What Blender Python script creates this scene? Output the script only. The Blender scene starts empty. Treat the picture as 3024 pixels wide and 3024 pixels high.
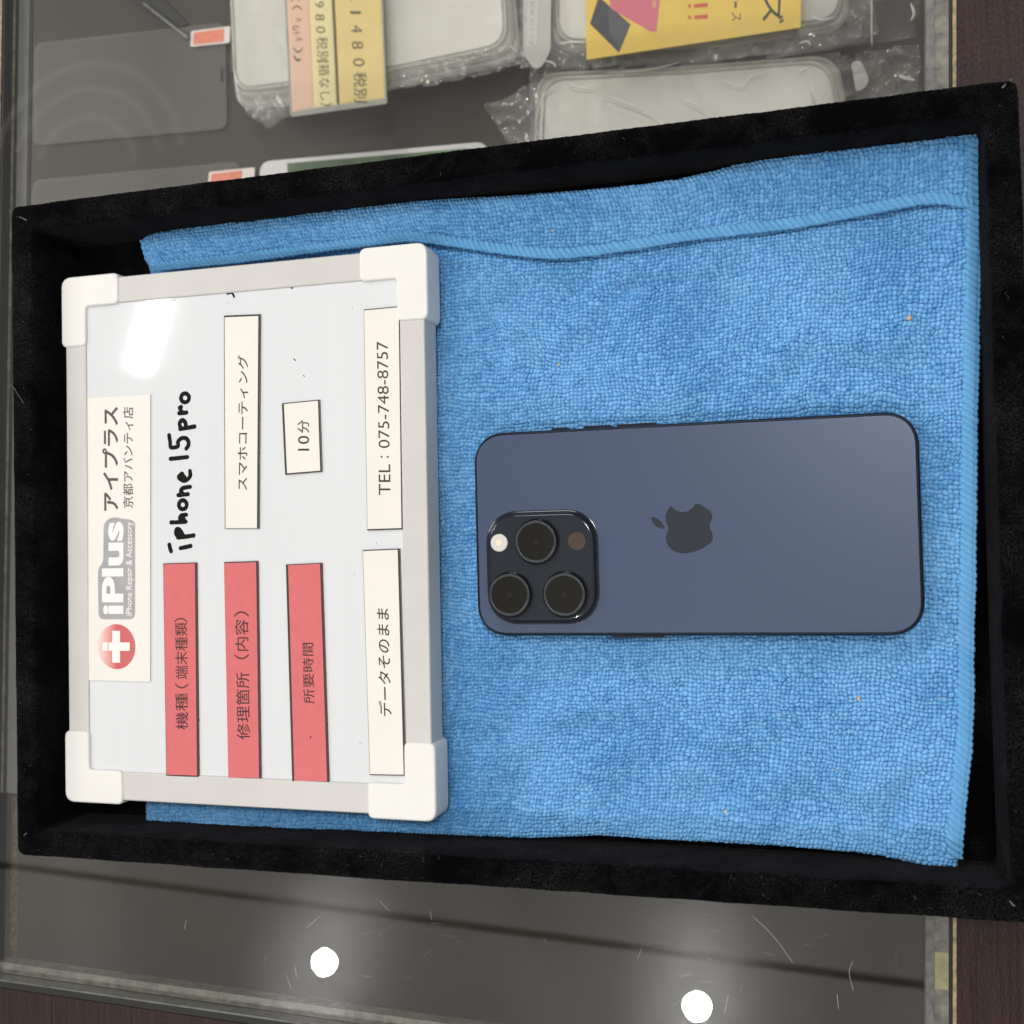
import bpy, math, random
import numpy as np
from mathutils import Vector
random.seed(7); RNG = np.random.default_rng(7)
sc = bpy.context.scene
COL = sc.collection
MM = 0.001
# ------------------------------------------------------------------ camera (fitted; all lengths in mm, z = 0 is the counter glass)
Z_PHONE = 16.5
CAM = np.array([46.189, -3.302, 365.75 + Z_PHONE]); ANG = (0.0212219, 0.282282, -0.0254920); F = 3261.0
cd = bpy.data.cameras.new('camera'); cam = bpy.data.objects.new('camera', cd); COL.objects.link(cam)
cam.location = CAM * MM; cam.rotation_euler = ANG
cd.sensor_fit = 'HORIZONTAL'; cd.sensor_width = 36.0; cd.lens = F * 36.0 / 3024.0
cd.dof.use_dof = True; cd.dof.focus_distance = 0.378; cd.dof.aperture_fstop = 18
cd.clip_start = 0.01; cd.clip_end = 60
sc.camera = cam
# ------------------------------------------------------------------ world and lamps
w = bpy.data.worlds.new('World'); sc.world = w; w.use_nodes = True
wn = w.node_tree.nodes; wl = w.node_tree.links
bg = wn['Background']
tc = wn.new('ShaderNodeTexCoord'); sx = wn.new('ShaderNodeSeparateXYZ'); wl.new(tc.outputs['Generated'], sx.inputs[0])
rp = wn.new('ShaderNodeValToRGB'); wl.new(sx.outputs['Z'], rp.inputs[0])
rp.color_ramp.elements[0].position = 0.0; rp.color_ramp.elements[0].color = (0.20, 0.19, 0.18, 1)
rp.color_ramp.elements[1].position = 0.75; rp.color_ramp.elements[1].color = (0.66, 0.645, 0.60, 1)
ml = wn.new('ShaderNodeMath'); ml.operation = 'MULTIPLY_ADD'; ml.inputs[1].default_value = 0.95; ml.inputs[2].default_value = 0.32
nw = wn.new('ShaderNodeTexNoise'); nw.inputs['Scale'].default_value = 4.5; nw.inputs['Detail'].default_value = 1.5; nw.inputs['Distortion'].default_value = .6
mw = wn.new('ShaderNodeMapping'); mw.inputs['Scale'].default_value = (1.6, .55, 1); wl.new(tc.outputs['Generated'], mw.inputs[0]); wl.new(mw.outputs[0], nw.inputs['Vector'])
wl.new(nw.outputs['Fac'], ml.inputs[0])
wl.new(rp.outputs[0], bg.inputs[0]); my = wn.new('ShaderNodeMath'); my.operation = 'MULTIPLY_ADD'; my.inputs[1].default_value = -0.5; my.inputs[2].default_value = 1.0; wl.new(sx.outputs['Y'], my.inputs[0])
mz = wn.new('ShaderNodeMath'); mz.operation = 'MULTIPLY'; wl.new(ml.outputs[0], mz.inputs[0]); wl.new(my.outputs[0], mz.inputs[1]); wl.new(mz.outputs[0], bg.inputs[1])

def area_lamp(name, loc, target, power, sx_, sy_, color=(1, 0.985, 0.96), shape='RECTANGLE'):
    ld = bpy.data.lights.new(name, 'AREA'); ld.shape = shape; ld.size = sx_; ld.size_y = sy_; ld.energy = power; ld.color = color
    o = bpy.data.objects.new(name, ld); COL.objects.link(o); o.location = loc
    o.rotation_euler = (Vector(target) - Vector(loc)).to_track_quat('-Z', 'Y').to_euler()
    return o
area_lamp('ceiling_lamp', (-1.35, 0.47, 1.72), (-0.1, 0, 0), 1.3, 0.17, 0.035)
area_lamp('overhead_lamp', (0.36, 0.52, 1.75), (0, 0, 0), 12.5, 0.3, 0.3, shape='DISK')
area_lamp('soft_fill_left', (-3.9, 1.6, 2.3), (-0.1, 0, 0), 66, 1.3, 1.3)  # added soft fill, no such fixture known; kept out of the reflections
area_lamp('soft_fill_far', (-0.7, 3.5, 2.4), (-0.1, 0, 0), 52, 1.4, 1.4)  # second added fill from the far side, softens the shadows
area_lamp('downlight_a', (-0.982, -0.853, 1.7), (-0.95, -0.8, 0), 6.0, 0.047, 0.047, shape='DISK')
area_lamp('downlight_b', (-0.223, -0.873, 1.7), (-0.20, -0.8, 0), 6.0, 0.047, 0.047, shape='DISK')
sc.view_settings.view_transform = 'Standard'; sc.view_settings.look = 'None'
sc.view_settings.exposure = -0.09; sc.view_settings.gamma = 1.0; sc.view_settings.use_curve_mapping = False
try:
    sc.cycles.transparent_max_bounces = 24; sc.cycles.max_bounces = 12
except Exception: pass

# ------------------------------------------------------------------ helpers
def _rot():
    rx, ry, rz = ANG
    cx, s1, cy, s2, cz, s3 = math.cos(rx), math.sin(rx), math.cos(ry), math.sin(ry), math.cos(rz), math.sin(rz)
    X = np.array([[1, 0, 0], [0, cx, -s1], [0, s1, cx]]); Y = np.array([[cy, 0, s2], [0, 1, 0], [-s2, 0, cy]])
    Z = np.array([[cz, -s3, 0], [s3, cz, 0], [0, 0, 1]]); return Z @ Y @ X
RM = _rot()
def P(u, v, z):
    """measured photo point -> (x, y) in mm on the horizontal plane z"""
    d = RM @ np.array([(u - 1512) / F, -(v - 1512) / F, -1.0]); t = (z - CAM[2]) / d[2]
    return (CAM + t * d)[:2]
def PP(pts, z): return np.array([P(u, v, z) for u, v in pts])

ORG = {}
def link(o): COL.objects.link(o); return o
def props(o, label=None, cat=None, group=None, kind=None):
    if label: o['label'] = label
    if cat: o['category'] = cat
    if group: o['group'] = group
    if kind: o['kind'] = kind
    return o
def thing(name, label, cat, loc, group=None):
    o = link(bpy.data.objects.new(name, None)); o.empty_display_size = 0.01
    o.location = np.array(loc) * MM; ORG[o.name] = np.array(loc, float)
    return props(o, label, cat, group)
def obj(name, verts, faces, mat, parent=None, smooth=False, label=None, origin=None, auto=None):
    V = np.asarray(verts, float)
    if parent is not None: org = ORG[parent.name]
    else: org = np.array(origin if origin is not None else (V.min(0) + V.max(0)) / 2 * [1, 1, 0] + [0, 0, V[:, 2].min()], float)
    me = bpy.data.meshes.new(name); me.from_pydata(((V - org) * MM).tolist(), [], [tuple(f) for f in faces]); me.update()
    mats = mat if isinstance(mat, (list, tuple)) else [mat]
    for m in mats: me.materials.append(m)
    o = link(bpy.data.objects.new(name, me)); ORG[o.name] = org
    if parent is not None: o.parent = parent
    else: o.location = org * MM
    if smooth: me.shade_smooth()
    if auto is not None:
        me.shade_smooth(); me.set_sharp_from_angle(angle=math.radians(auto))
    if label: o['label'] = label
    return o
def merge(parts):
    V = []; Fc = []; n = 0
    for v, f in parts:
        v = np.asarray(v, float); V.append(v); Fc += [tuple(i + n for i in q) for q in f]; n += len(v)
    return np.concatenate(V), Fc
def area2(p): x, y = p[:, 0], p[:, 1]; return (x * np.roll(y, -1) - np.roll(x, -1) * y).sum()
def ccw(p): p = np.asarray(p, float); return p if area2(p) > 0 else p[::-1]
def inset(p, d):
    """offset a ccw polygon inwards by d"""
    a = p - np.roll(p, 1, 0); b = np.roll(p, -1, 0) - p
    a /= np.linalg.norm(a, axis=1, keepdims=True) + 1e-12; b /= np.linalg.norm(b, axis=1, keepdims=True) + 1e-12
    na = np.stack([-a[:, 1], a[:, 0]], 1); nb = np.stack([-b[:, 1], b[:, 0]], 1)
    m = na + nb; l = (m * m).sum(1, keepdims=True); return p + d * m * 2 / np.maximum(l, 0.8)
def prism(poly, z0, z1, r=0.0, n=4, bottom=False, taper=0.0):
    p = ccw(poly); k = len(p); rings = []
    rings.append(np.c_[p, np.full(k, z0)])
    if r > 0:
        for i in range(n + 1):
            a = math.pi / 2 * i / n; q = inset(p, r * (1 - math.cos(a)))
            rings.append(np.c_[q, np.full(k, z1 - r + r * math.sin(a))])
        rings.append(np.c_[inset(p, r + .12), np.full(k, z1)])
    else: rings.append(np.c_[p, np.full(k, z1)])
    V = np.concatenate(rings); Fc = []
    for j in range(len(rings) - 1):
        for i in range(k):
            i2 = (i + 1) % k; Fc.append((j * k + i, j * k + i2, (j + 1) * k + i2, (j + 1) * k + i))
    Fc.append(tuple(range((len(rings) - 1) * k, len(rings) * k)))
    if bottom: Fc.append(tuple(range(k - 1, -1, -1)))
    return V, Fc
def rrect(w_, h_, r, n=8, c=(0, 0), a=0.0, power=2.0):
    pts = []
    for (sx_, sy_, a0) in ((1, 1, 0), (-1, 1, 90), (-1, -1, 180), (1, -1, 270)):
        for i in range(n + 1):
            t = math.radians(a0 + 90 * i / n); ct, st = math.cos(t), math.sin(t)
            if power != 2: ct = math.copysign(abs(ct) ** (2 / power), ct); st = math.copysign(abs(st) ** (2 / power), st)
            pts.append((sx_ * (w_ / 2 - r) + r * ct, sy_ * (h_ / 2 - r) + r * st))
    p = np.array(pts); ca, sa = math.cos(a), math.sin(a)
    return p @ np.array([[ca, sa], [-sa, ca]]) + np.array(c)
def round_poly(poly, r, n=5):
    """round every corner of a polygon with radius-like cut r"""
    p = ccw(poly); k = len(p); out = []
    for i in range(k):
        a, b, c = p[i - 1], p[i], p[(i + 1) % k]
        rr = r[i] if isinstance(r, (list, tuple)) else r
        u = (a - b); v = (c - b); lu, lv = np.linalg.norm(u), np.linalg.norm(v); d = min(rr, lu * .48, lv * .48)
        s, e = b + u / lu * d, b + v / lv * d
        for j in range(n + 1):
            t = j / n; out.append((1 - t) ** 2 * s + 2 * t * (1 - t) * b + t * t * e)
    return np.array(out)
def catmull(pts, closed=False, n=8):
    p = np.asarray(pts, float); k = len(p); out = []
    for i in range(k if closed else k - 1):
        g = (lambda j: p[j % k]) if closed else (lambda j: p[min(max(j, 0), k - 1)])
        p0, p1, p2, p3 = g(i - 1), g(i), g(i + 1), g(i + 2)
        for j in range(n):
            t = j / n
            out.append(0.5 * ((2 * p1) + (-p0 + p2) * t + (2 * p0 - 5 * p1 + 4 * p2 - p3) * t * t + (-p0 + 3 * p1 - 3 * p2 + p3) * t ** 3))
    if not closed: out.append(p[-1])
    return np.array(out)
def lathe(prof, c, n=40):
    """prof: list of (r, z); c: (x, y)"""
    V = []; Fc = []; m = len(prof)
    for r, z in prof:
        for i in range(n):
            a = 2 * math.pi * i / n; V.append((c[0] + r * math.cos(a), c[1] + r * math.sin(a), z))
    for j in range(m - 1):
        for i in range(n):
            i2 = (i + 1) % n; Fc.append((j * n + i, j * n + i2, (j + 1) * n + i2, (j + 1) * n + i))
    Fc.append(tuple(range((m - 1) * n, m * n)))
    return np.array(V), Fc
def disc(c, r, z, n=32, ry=None):
    ry = ry or r
    return np.array([(c[0] + r * math.cos(2 * math.pi * i / n), c[1] + ry * math.sin(2 * math.pi * i / n), z) for i in range(n)]), [tuple(range(n))]
def box(x0, x1, y0, y1, z0, z1):
    V = np.array([(x, y, z) for z in (z0, z1) for y in (y0, y1) for x in (x0, x1)], float)
    return V, [(0, 2, 3, 1), (4, 5, 7, 6), (0, 1, 5, 4), (2, 6, 7, 3), (0, 4, 6, 2), (1, 3, 7, 5)]
def tube(path3, r, n=8, zs=1.0, cap=True):
    """tube round a 3-D polyline with domed ends; zs flattens it in z"""
    p = np.asarray(path3, float); k = len(p); rad = np.full(k, r, float) if np.isscalar(r) else np.asarray(r, float)
    T = np.gradient(p, axis=0); T /= np.linalg.norm(T, axis=1, keepdims=True) + 1e-12
    if cap:
        ex = [(-1.0, .05), (-.8, .6), (-.45, .9)]
        pre = [p[0] + T[0] * rad[0] * e for e, _ in ex]; post = [p[-1] - T[-1] * rad[-1] * e for e, _ in ex[::-1]]
        rad = np.concatenate([[rad[0] * s for _, s in ex], rad, [rad[-1] * s for _, s in ex[::-1]]])
        p = np.concatenate([pre, p, post]); T = np.concatenate([[T[0]] * 3, T, [T[-1]] * 3]); k = len(p)
    V = []; Fc = []
    for i in range(k):
        t = T[i]; s = np.cross(t, [0, 0, 1.0]); ls = np.linalg.norm(s); s = s / ls if ls > 1e-6 else np.array([1.0, 0, 0]); up = np.cross(s, t)
        for j in range(n):
            a = 2 * math.pi * j / n; o = rad[i] * (math.cos(a) * s + math.sin(a) * up); o[2] *= zs; V.append(p[i] + o)
    for i in range(k - 1):
        for j in range(n):
            j2 = (j + 1) % n; Fc.append((i * n + j, i * n + j2, (i + 1) * n + j2, (i + 1) * n + j))
    Fc.append(tuple(range(n))[::-1]); Fc.append(tuple(range((k - 1) * n, k * n)))
    return np.array(V), Fc
def text_mesh(s, bs, be, ts, z, bold=0.0, shear=0.0, spacing=1.0):
    """lettering whose bounding box runs from bs to be (reading direction, foot of the letters) with its top at ts; photo points on plane z"""
    cu = bpy.data.curves.new('lettering', 'FONT'); cu.body = s; cu.offset = bold; cu.shear = shear; cu.resolution_u = 4; cu.space_character = spacing
    o = link(bpy.data.objects.new('lettering', cu)); dg = bpy.context.evaluated_depsgraph_get(); dg.update()
    me = bpy.data.meshes.new_from_object(o.evaluated_get(dg))
    n = len(me.vertices); co = np.empty(n * 3); me.vertices.foreach_get('co', co); co = co.reshape(-1, 3)
    fc = [tuple(q.vertices) for q in me.polygons]
    bpy.data.objects.remove(o); bpy.data.curves.remove(cu); bpy.data.meshes.remove(me)
    mn, mx = co[:, :2].min(0), co[:, :2].max(0); q = (co[:, :2] - mn) / (mx - mn)
    B, E_, T_ = (np.asarray(P(*p, z)) for p in (bs, be, ts))
    xy = B + q[:, :1] * (E_ - B) + q[:, 1:] * (T_ - B)
    return np.c_[xy, np.full(n, z)], fc
# smooth random field
def vnoise(x, y, seed=0):
    g = np.random.default_rng(seed).random((256, 256))
    xi = np.floor(x).astype(int); yi = np.floor(y).astype(int); fx = x - xi; fy = y - yi
    fx = fx * fx * (3 - 2 * fx); fy = fy * fy * (3 - 2 * fy)
    a = g[xi % 256, yi % 256]; b = g[(xi + 1) % 256, yi % 256]; c = g[xi % 256, (yi + 1) % 256]; d = g[(xi + 1) % 256, (yi + 1) % 256]
    return (a * (1 - fx) + b * fx) * (1 - fy) + (c * (1 - fx) + d * fx) * fy - 0.5

# ------------------------------------------------------------------ materials
def srgb(r, g, b):
    f = lambda c: (c / 255 / 12.92) if c / 255 <= .04045 else ((c / 255 + .055) / 1.055) ** 2.4
    return (f(r), f(g), f(b), 1)
def mat(name, color, rough=0.5, var=0.0, scale=200.0, bump=0.0, bscale=None, stretch=None, **kw):
    m = bpy.data.materials.new(name); m.use_nodes = True; nt = m.node_tree; b = nt.nodes['Principled BSDF']
    b.inputs['Base Color'].default_value = color; b.inputs['Roughness'].default_value = rough
    for k, v in kw.items(): b.inputs[k.replace('_', ' ')].default_value = v
    if var or bump:
        t = nt.nodes.new('ShaderNodeTexCoord'); mp = nt.nodes.new('ShaderNodeMapping'); nt.links.new(t.outputs['Object'], mp.inputs[0])
        if stretch: mp.inputs['Scale'].default_value = stretch
    if var:
        nz = nt.nodes.new('ShaderNodeTexNoise'); nz.inputs['Scale'].default_value = scale; nz.inputs['Detail'].default_value = 5
        nt.links.new(mp.outputs[0], nz.inputs['Vector'])
        mx = nt.nodes.new('ShaderNodeMix'); mx.data_type = 'RGBA'
        mx.inputs['A'].default_value = tuple(c * (1 - var) for c in color[:3]) + (1,); mx.inputs['B'].default_value = tuple(min(1, c * (1 + var)) for c in color[:3]) + (1,)
        cr = nt.nodes.new('ShaderNodeMapRange'); cr.inputs['From Min'].default_value = .3; cr.inputs['From Max'].default_value = .7
        nt.links.new(nz.outputs['Fac'], cr.inputs['Value']); nt.links.new(cr.outputs[0], mx.inputs['Factor']); nt.links.new(mx.outputs['Result'], b.inputs['Base Color'])
    if bump:
        n2 = nt.nodes.new('ShaderNodeTexNoise'); n2.inputs['Scale'].default_value = bscale or scale; n2.inputs['Detail'].default_value = 3
        nt.links.new(mp.outputs[0], n2.inputs['Vector']); bp = nt.nodes.new('ShaderNodeBump'); bp.inputs['Strength'].default_value = 1.0; bp.inputs['Distance'].default_value = bump
        nt.links.new(n2.outputs['Fac'], bp.inputs['Height']); nt.links.new(bp.outputs[0], b.inputs['Normal'])
    return m
def sheet_mat(name, tint, body=0.0, body_color=(.8, .8, .78, 1), rough=0.0, haze_rough=None, haze=0.0, bump=0.0, bscale=300, f0=0.04, stretch=(1, 1, 1)):
    """clear sheet: transparent + Schlick reflection + an optional milky body"""
    m = bpy.data.materials.new(name); m.use_nodes = True; nt = m.node_tree; N = nt.nodes; L = nt.links; N.clear()
    out = N.new('ShaderNodeOutputMaterial'); geo = N.new('ShaderNodeNewGeometry')
    tr = N.new('ShaderNodeBsdfTransparent'); tr.inputs[0].default_value = tint
    gl = N.new('ShaderNodeBsdfGlossy'); gl.inputs['Roughness'].default_value = rough
    if bump:
        t = N.new('ShaderNodeTexCoord'); mp = N.new('ShaderNodeMapping'); mp.inputs['Scale'].default_value = stretch; L.new(t.outputs['Object'], mp.inputs[0])
        nz = N.new('ShaderNodeTexNoise'); nz.inputs['Scale'].default_value = bscale; nz.inputs['Detail'].default_value = 4; L.new(mp.outputs[0], nz.inputs['Vector'])
        bp = N.new('ShaderNodeBump'); bp.inputs['Distance'].default_value = bump; L.new(nz.outputs['Fac'], bp.inputs['Height'])
        if not haze: L.new(bp.outputs[0], gl.inputs['Normal'])
    dot = N.new('ShaderNodeVectorMath'); dot.operation = 'DOT_PRODUCT'; L.new(geo.outputs['Incoming'], dot.inputs[0]); L.new(geo.outputs['Normal'], dot.inputs[1])
    ab = N.new('ShaderNodeMath'); ab.operation = 'ABSOLUTE'; L.new(dot.outputs['Value'], ab.inputs[0])
    om = N.new('ShaderNodeMath'); om.operation = 'SUBTRACT'; om.inputs[0].default_value = 1; om.use_clamp = True; L.new(ab.outputs[0], om.inputs[1])
    pw = N.new('ShaderNodeMath'); pw.operation = 'POWER'; pw.inputs[1].default_value = 5; L.new(om.outputs[0], pw.inputs[0])
    ma = N.new('ShaderNodeMath'); ma.operation = 'MULTIPLY_ADD'; ma.inputs[1].default_value = 1 - f0; ma.inputs[2].default_value = f0; L.new(pw.outputs[0], ma.inputs[0])
    base = tr.outputs[0]
    if body:
        df = N.new('ShaderNodeBsdfDiffuse'); df.inputs[0].default_value = body_color; mb = N.new('ShaderNodeMixShader'); mb.inputs[0].default_value = body
        L.new(base, mb.inputs[1]); L.new(df.outputs[0], mb.inputs[2]); base = mb.outputs[0]
    if haze:
        g2 = N.new('ShaderNodeBsdfGlossy'); g2.inputs['Roughness'].default_value = haze_rough; L.new(bp.outputs[0], g2.inputs['Normal'])
        mh = N.new('ShaderNodeMixShader'); mh.inputs[0].default_value = haze; L.new(base, mh.inputs[1]); L.new(g2.outputs[0], mh.inputs[2]); base = mh.outputs[0]
    mf = N.new('ShaderNodeMixShader'); L.new(ma.outputs[0], mf.inputs[0]); L.new(base, mf.inputs[1]); L.new(gl.outputs[0], mf.inputs[2])
    L.new(mf.outputs[0], out.inputs[0]); return m

M = {}
M['shelf'] = mat('shelf_laminate', (.026, .018, .0125, 1), .55, .10, 40, 0)
M['glass'] = sheet_mat('counter_glass', (.99, .99, .985, 1), f0=.066, haze=.0042, haze_rough=.09, bump=.00004, bscale=60, stretch=(3, 40, 1))
M['edge_seal'] = mat('glass_edge_seal', (.13, .125, .10, 1), .45, .45, 260, .0003, 500)
M['edge_line'] = mat('glass_edge_line', (.10, .10, .09, 1), .4, .4, 300)
M['dark_gap'] = mat('dark_gap', (.006, .006, .006, 1), .6)
M['tan_edge'] = mat('raw_wood_edge', (.30, .22, .13, 1), .6, .5, 400)
M['grey_frame'] = mat('frame_grey', (.09, .09, .085, 1), .35, .10, 120)
M['velvet'] = None

def wood():
    m = bpy.data.materials.new('dark_wood'); m.use_nodes = True; nt = m.node_tree; N = nt.nodes; L = nt.links; b = N['Principled BSDF']
    t = N.new('ShaderNodeTexCoord'); mp = N.new('ShaderNodeMapping'); mp.inputs['Scale'].default_value = (900, 22, 100); L.new(t.outputs['Object'], mp.inputs[0])
    n1 = N.new('ShaderNodeTexNoise'); n1.inputs['Scale'].default_value = 1; n1.inputs['Detail'].default_value = 6; n1.inputs['Roughness'].default_value = .65; L.new(mp.outputs[0], n1.inputs['Vector'])
    r = N.new('ShaderNodeValToRGB'); L.new(n1.outputs['Fac'], r.inputs[0])
    r.color_ramp.elements[0].position = .32; r.color_ramp.elements[0].color = (.010, .0042, .0036, 1); r.color_ramp.elements[1].position = .72; r.color_ramp.elements[1].color = (.040, .018, .0155, 1)
    L.new(r.outputs[0], b.inputs['Base Color']); b.inputs['Roughness'].default_value = .42; b.inputs['Specular IOR Level'].default_value = .2
    mp2 = N.new('ShaderNodeMapping'); mp2.inputs['Scale'].default_value = (1.6, .7, 1); L.new(t.outputs['Object'], mp2.inputs[0])
    n2 = N.new('ShaderNodeTexNoise'); n2.inputs['Scale'].default_value = 900; n2.inputs['Detail'].default_value = 3; L.new(mp2.outputs[0], n2.inputs['Vector'])
    bp = N.new('ShaderNodeBump'); bp.inputs['Distance'].default_value = .00022; L.new(n2.outputs['Fac'], bp.inputs['Height']); L.new(bp.outputs[0], b.inputs['Normal'])
    return m
M['wood'] = wood()
def velvet():
    m = bpy.data.materials.new('black_velvet'); m.use_nodes = True; nt = m.node_tree; N = nt.nodes; L = nt.links; b = N['Principled BSDF']
    b.inputs['Roughness'].default_value = 1.0; b.inputs['Specular IOR Level'].default_value = 0.0
    t = N.new('ShaderNodeTexCoord')
    n1 = N.new('ShaderNodeTexNoise'); n1.inputs['Scale'].default_value = 45; n1.inputs['Detail'].default_value = 8; n1.inputs['Roughness'].default_value = .7; L.new(t.outputs['Object'], n1.inputs['Vector'])
    n2 = N.new('ShaderNodeTexNoise'); n2.inputs['Scale'].default_value = 1500; n2.inputs['Detail'].default_value = 2; L.new(t.outputs['Object'], n2.inputs['Vector'])
    r1 = N.new('ShaderNodeMapRange'); r1.inputs['From Min'].default_value = .42; r1.inputs['From Max'].default_value = .75; L.new(n1.outputs['Fac'], r1.inputs['Value'])
    r2 = N.new('ShaderNodeMapRange'); r2.inputs['From Min'].default_value = .35; r2.inputs['From Max'].default_value = .75; L.new(n2.outputs['Fac'], r2.inputs['Value'])
    mu = N.new('ShaderNodeMath'); mu.operation = 'MULTIPLY'; L.new(r1.outputs[0], mu.inputs[0]); L.new(r2.outputs[0], mu.inputs[1])
    cr = N.new('ShaderNodeValToRGB'); L.new(mu.outputs[0], cr.inputs[0])
    cr.color_ramp.elements[0].color = (.0016, .0016, .0019, 1); cr.color_ramp.elements[1].color = (.030, .029, .030, 1)
    L.new(cr.outputs[0], b.inputs['Base Color'])
    b.inputs['Sheen Weight'].default_value = .045; b.inputs['Sheen Roughness'].default_value = .5; b.inputs['Sheen Tint'].default_value = (.6, .6, .7, 1)
    bp = N.new('ShaderNodeBump'); bp.inputs['Distance'].default_value = .0004; L.new(n2.outputs['Fac'], bp.inputs['Height']); L.new(bp.outputs[0], b.inputs['Normal'])
    return m
M['velvet'] = velvet()
def terry(name, c0, c1, rough_noise=2600):
    m = bpy.data.materials.new(name); m.use_nodes = True; nt = m.node_tree; N = nt.nodes; L = nt.links; b = N['Principled BSDF']
    at = N.new('ShaderNodeAttribute'); at.attribute_name = 'loop_tone'
    t = N.new('ShaderNodeTexCoord'); nz = N.new('ShaderNodeTexNoise'); nz.inputs['Scale'].default_value = rough_noise; nz.inputs['Detail'].default_value = 2; L.new(t.outputs['Object'], nz.inputs['Vector'])
    n3 = N.new('ShaderNodeTexNoise'); n3.inputs['Scale'].default_value = 22; n3.inputs['Detail'].default_value = 4; L.new(t.outputs['Object'], n3.inputs['Vector'])
    s = N.new('ShaderNodeMath'); s.operation = 'ADD'; L.new(at.outputs['Fac'], s.inputs[0]); L.new(nz.outputs['Fac'], s.inputs[1])
    s2 = N.new('ShaderNodeMath'); s2.operation = 'ADD'; m3 = N.new('ShaderNodeMath'); m3.operation = 'MULTIPLY_ADD'; m3.inputs[1].default_value = 2.4; m3.inputs[2].default_value = -.7; L.new(n3.outputs['Fac'], m3.inputs[0])  # broad dye patches, strengthened to imitate light and shade on the folds
    L.new(s.outputs[0], s2.inputs[0]); L.new(m3.outputs[0], s2.inputs[1])
    r = N.new('ShaderNodeMapRange'); r.inputs['From Min'].default_value = .85; r.inputs['From Max'].default_value = 1.95; L.new(s2.outputs[0], r.inputs['Value'])
    mx = N.new('ShaderNodeMix'); mx.data_type = 'RGBA'; mx.inputs['A'].default_value = c0; mx.inputs['B'].default_value = c1; L.new(r.outputs[0], mx.inputs['Factor'])
    L.new(mx.outputs['Result'], b.inputs['Base Color']); b.inputs['Roughness'].default_value = .9; b.inputs['Specular IOR Level'].default_value = .06
    b.inputs['Sheen Weight'].default_value = .05; b.inputs['Sheen Tint'].default_value = (.5, .75, 1, 1)
    bp = N.new('ShaderNodeBump'); bp.inputs['Distance'].default_value = .00025; L.new(nz.outputs['Fac'], bp.inputs['Height']); L.new(bp.outputs[0], b.inputs['Normal'])
    return m
M['terry'] = terry('blue_terry', (.105, .32, .625, 1), (.205, .48, .81, 1))
M['hem'] = terry('blue_stitching', (.13, .37, .66, 1), (.16, .42, .73, 1))
M['phone_back'] = mat('matte_back_glass', (.036, .054, .110, 1), .36, .03, 3000, .000004, 6000, Specular_IOR_Level=.8, Specular_Tint=(.80, .88, 1.0, 1))
M['phone_frame'] = mat('dark_titanium', (.010, .012, .020, 1), .32, Metallic=.6)
M['phone_button'] = mat('dark_button', (.016, .018, .028, 1), .3, Metallic=.6)
M['logo'] = mat('logo_mirror', (.016, .021, .032, 1), .14, Specular_IOR_Level=.7)
M['plateau'] = mat('plateau_glass', (.010, .014, .023, 1), .12, Specular_IOR_Level=.55)
M['lens_ring'] = mat('lens_ring_metal', (.018, .023, .031, 1), .36)
M['lens_barrel'] = mat('lens_barrel_black', (.006, .006, .008, 1), .12)
M['lens_glass'] = mat('lens_glass', (.0075, .0065, .0045, 1), .06, Specular_IOR_Level=.4)
M['lens_core'] = mat('lens_core', (.010, .010, .009, 1), .15)
M['flash'] = mat('flash_diffuser', (.62, .60, .56, 1), .3)
M['flash_core'] = mat('flash_core', (.80, .70, .52, 1), .35)
M['sensor'] = mat('brown_sensor', (.062, .040, .032, 1), .25)
M['hole'] = mat('hole_black', (.003, .003, .003, 1), .6)
M['cap'] = mat('ivory_plastic', (.765, .75, .72, 1), .38, .015, 90)
M['rail'] = mat('grey_plastic_rail', (.575, .56, .54, 1), .36, .025, 60)
M['panel'] = mat('white_enamel', (.68, .69, .715, 1), .055, .012, 120, .0000016, 900, stretch=(1.0, .12, 1))
M['paper'] = mat('laminated_paper', (.775, .735, .68, 1), .42, .02, 60)
M['paper_white'] = mat('shop_paper', (.785, .75, .70, 1), .42, .02, 60)
M['red'] = mat('red_card', (.62, .135, .14, 1), .45, .03, 300)
M['magnet'] = mat('magnet_edge', (.030, .022, .020, 1), .6)
M['ink'] = mat('print_ink', (.022, .018, .016, 1), .55)
M['ink_red'] = mat('ink_on_red', (.050, .012, .013, 1), .55)
M['ink_brown'] = mat('soft_brown_ink', (.075, .062, .055, 1), .55)
M['marker'] = mat('marker_black', (.006, .006, .005, 1), .6, .5, 900, Specular_IOR_Level=.12)
M['logo_grey'] = mat('logo_grey', (.36, .35, .37, 1), .5, .10, 120)
M['logo_white'] = mat('logo_white', (.84, .82, .79, 1), .5)
def red_disc():
    m = mat('logo_red', (.6, .1, .1, 1), .5); nt = m.node_tree; N = nt.nodes; L = nt.links
    t = N.new('ShaderNodeTexCoord'); g = N.new('ShaderNodeSeparateXYZ'); L.new(t.outputs['Generated'], g.inputs[0])
    r = N.new('ShaderNodeValToRGB'); L.new(g.outputs['X'], r.inputs[0])
    r.color_ramp.elements[0].position = .02; r.color_ramp.elements[0].color = (.84, .62, .56, 1); r.color_ramp.elements[1].position = .5; r.color_ramp.elements[1].color = (.60, .10, .105, 1)
    e = r.color_ramp.elements.new(1.0); e.color = (.54, .14, .14, 1); L.new(r.outputs[0], N['Principled BSDF'].inputs['Base Color']); return m
M['logo_red'] = red_disc()
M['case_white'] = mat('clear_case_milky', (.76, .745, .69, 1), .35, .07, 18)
M['case_grey'] = mat('case_rim_milky', (.50, .49, .44, 1), .3, .2, 60)
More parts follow.
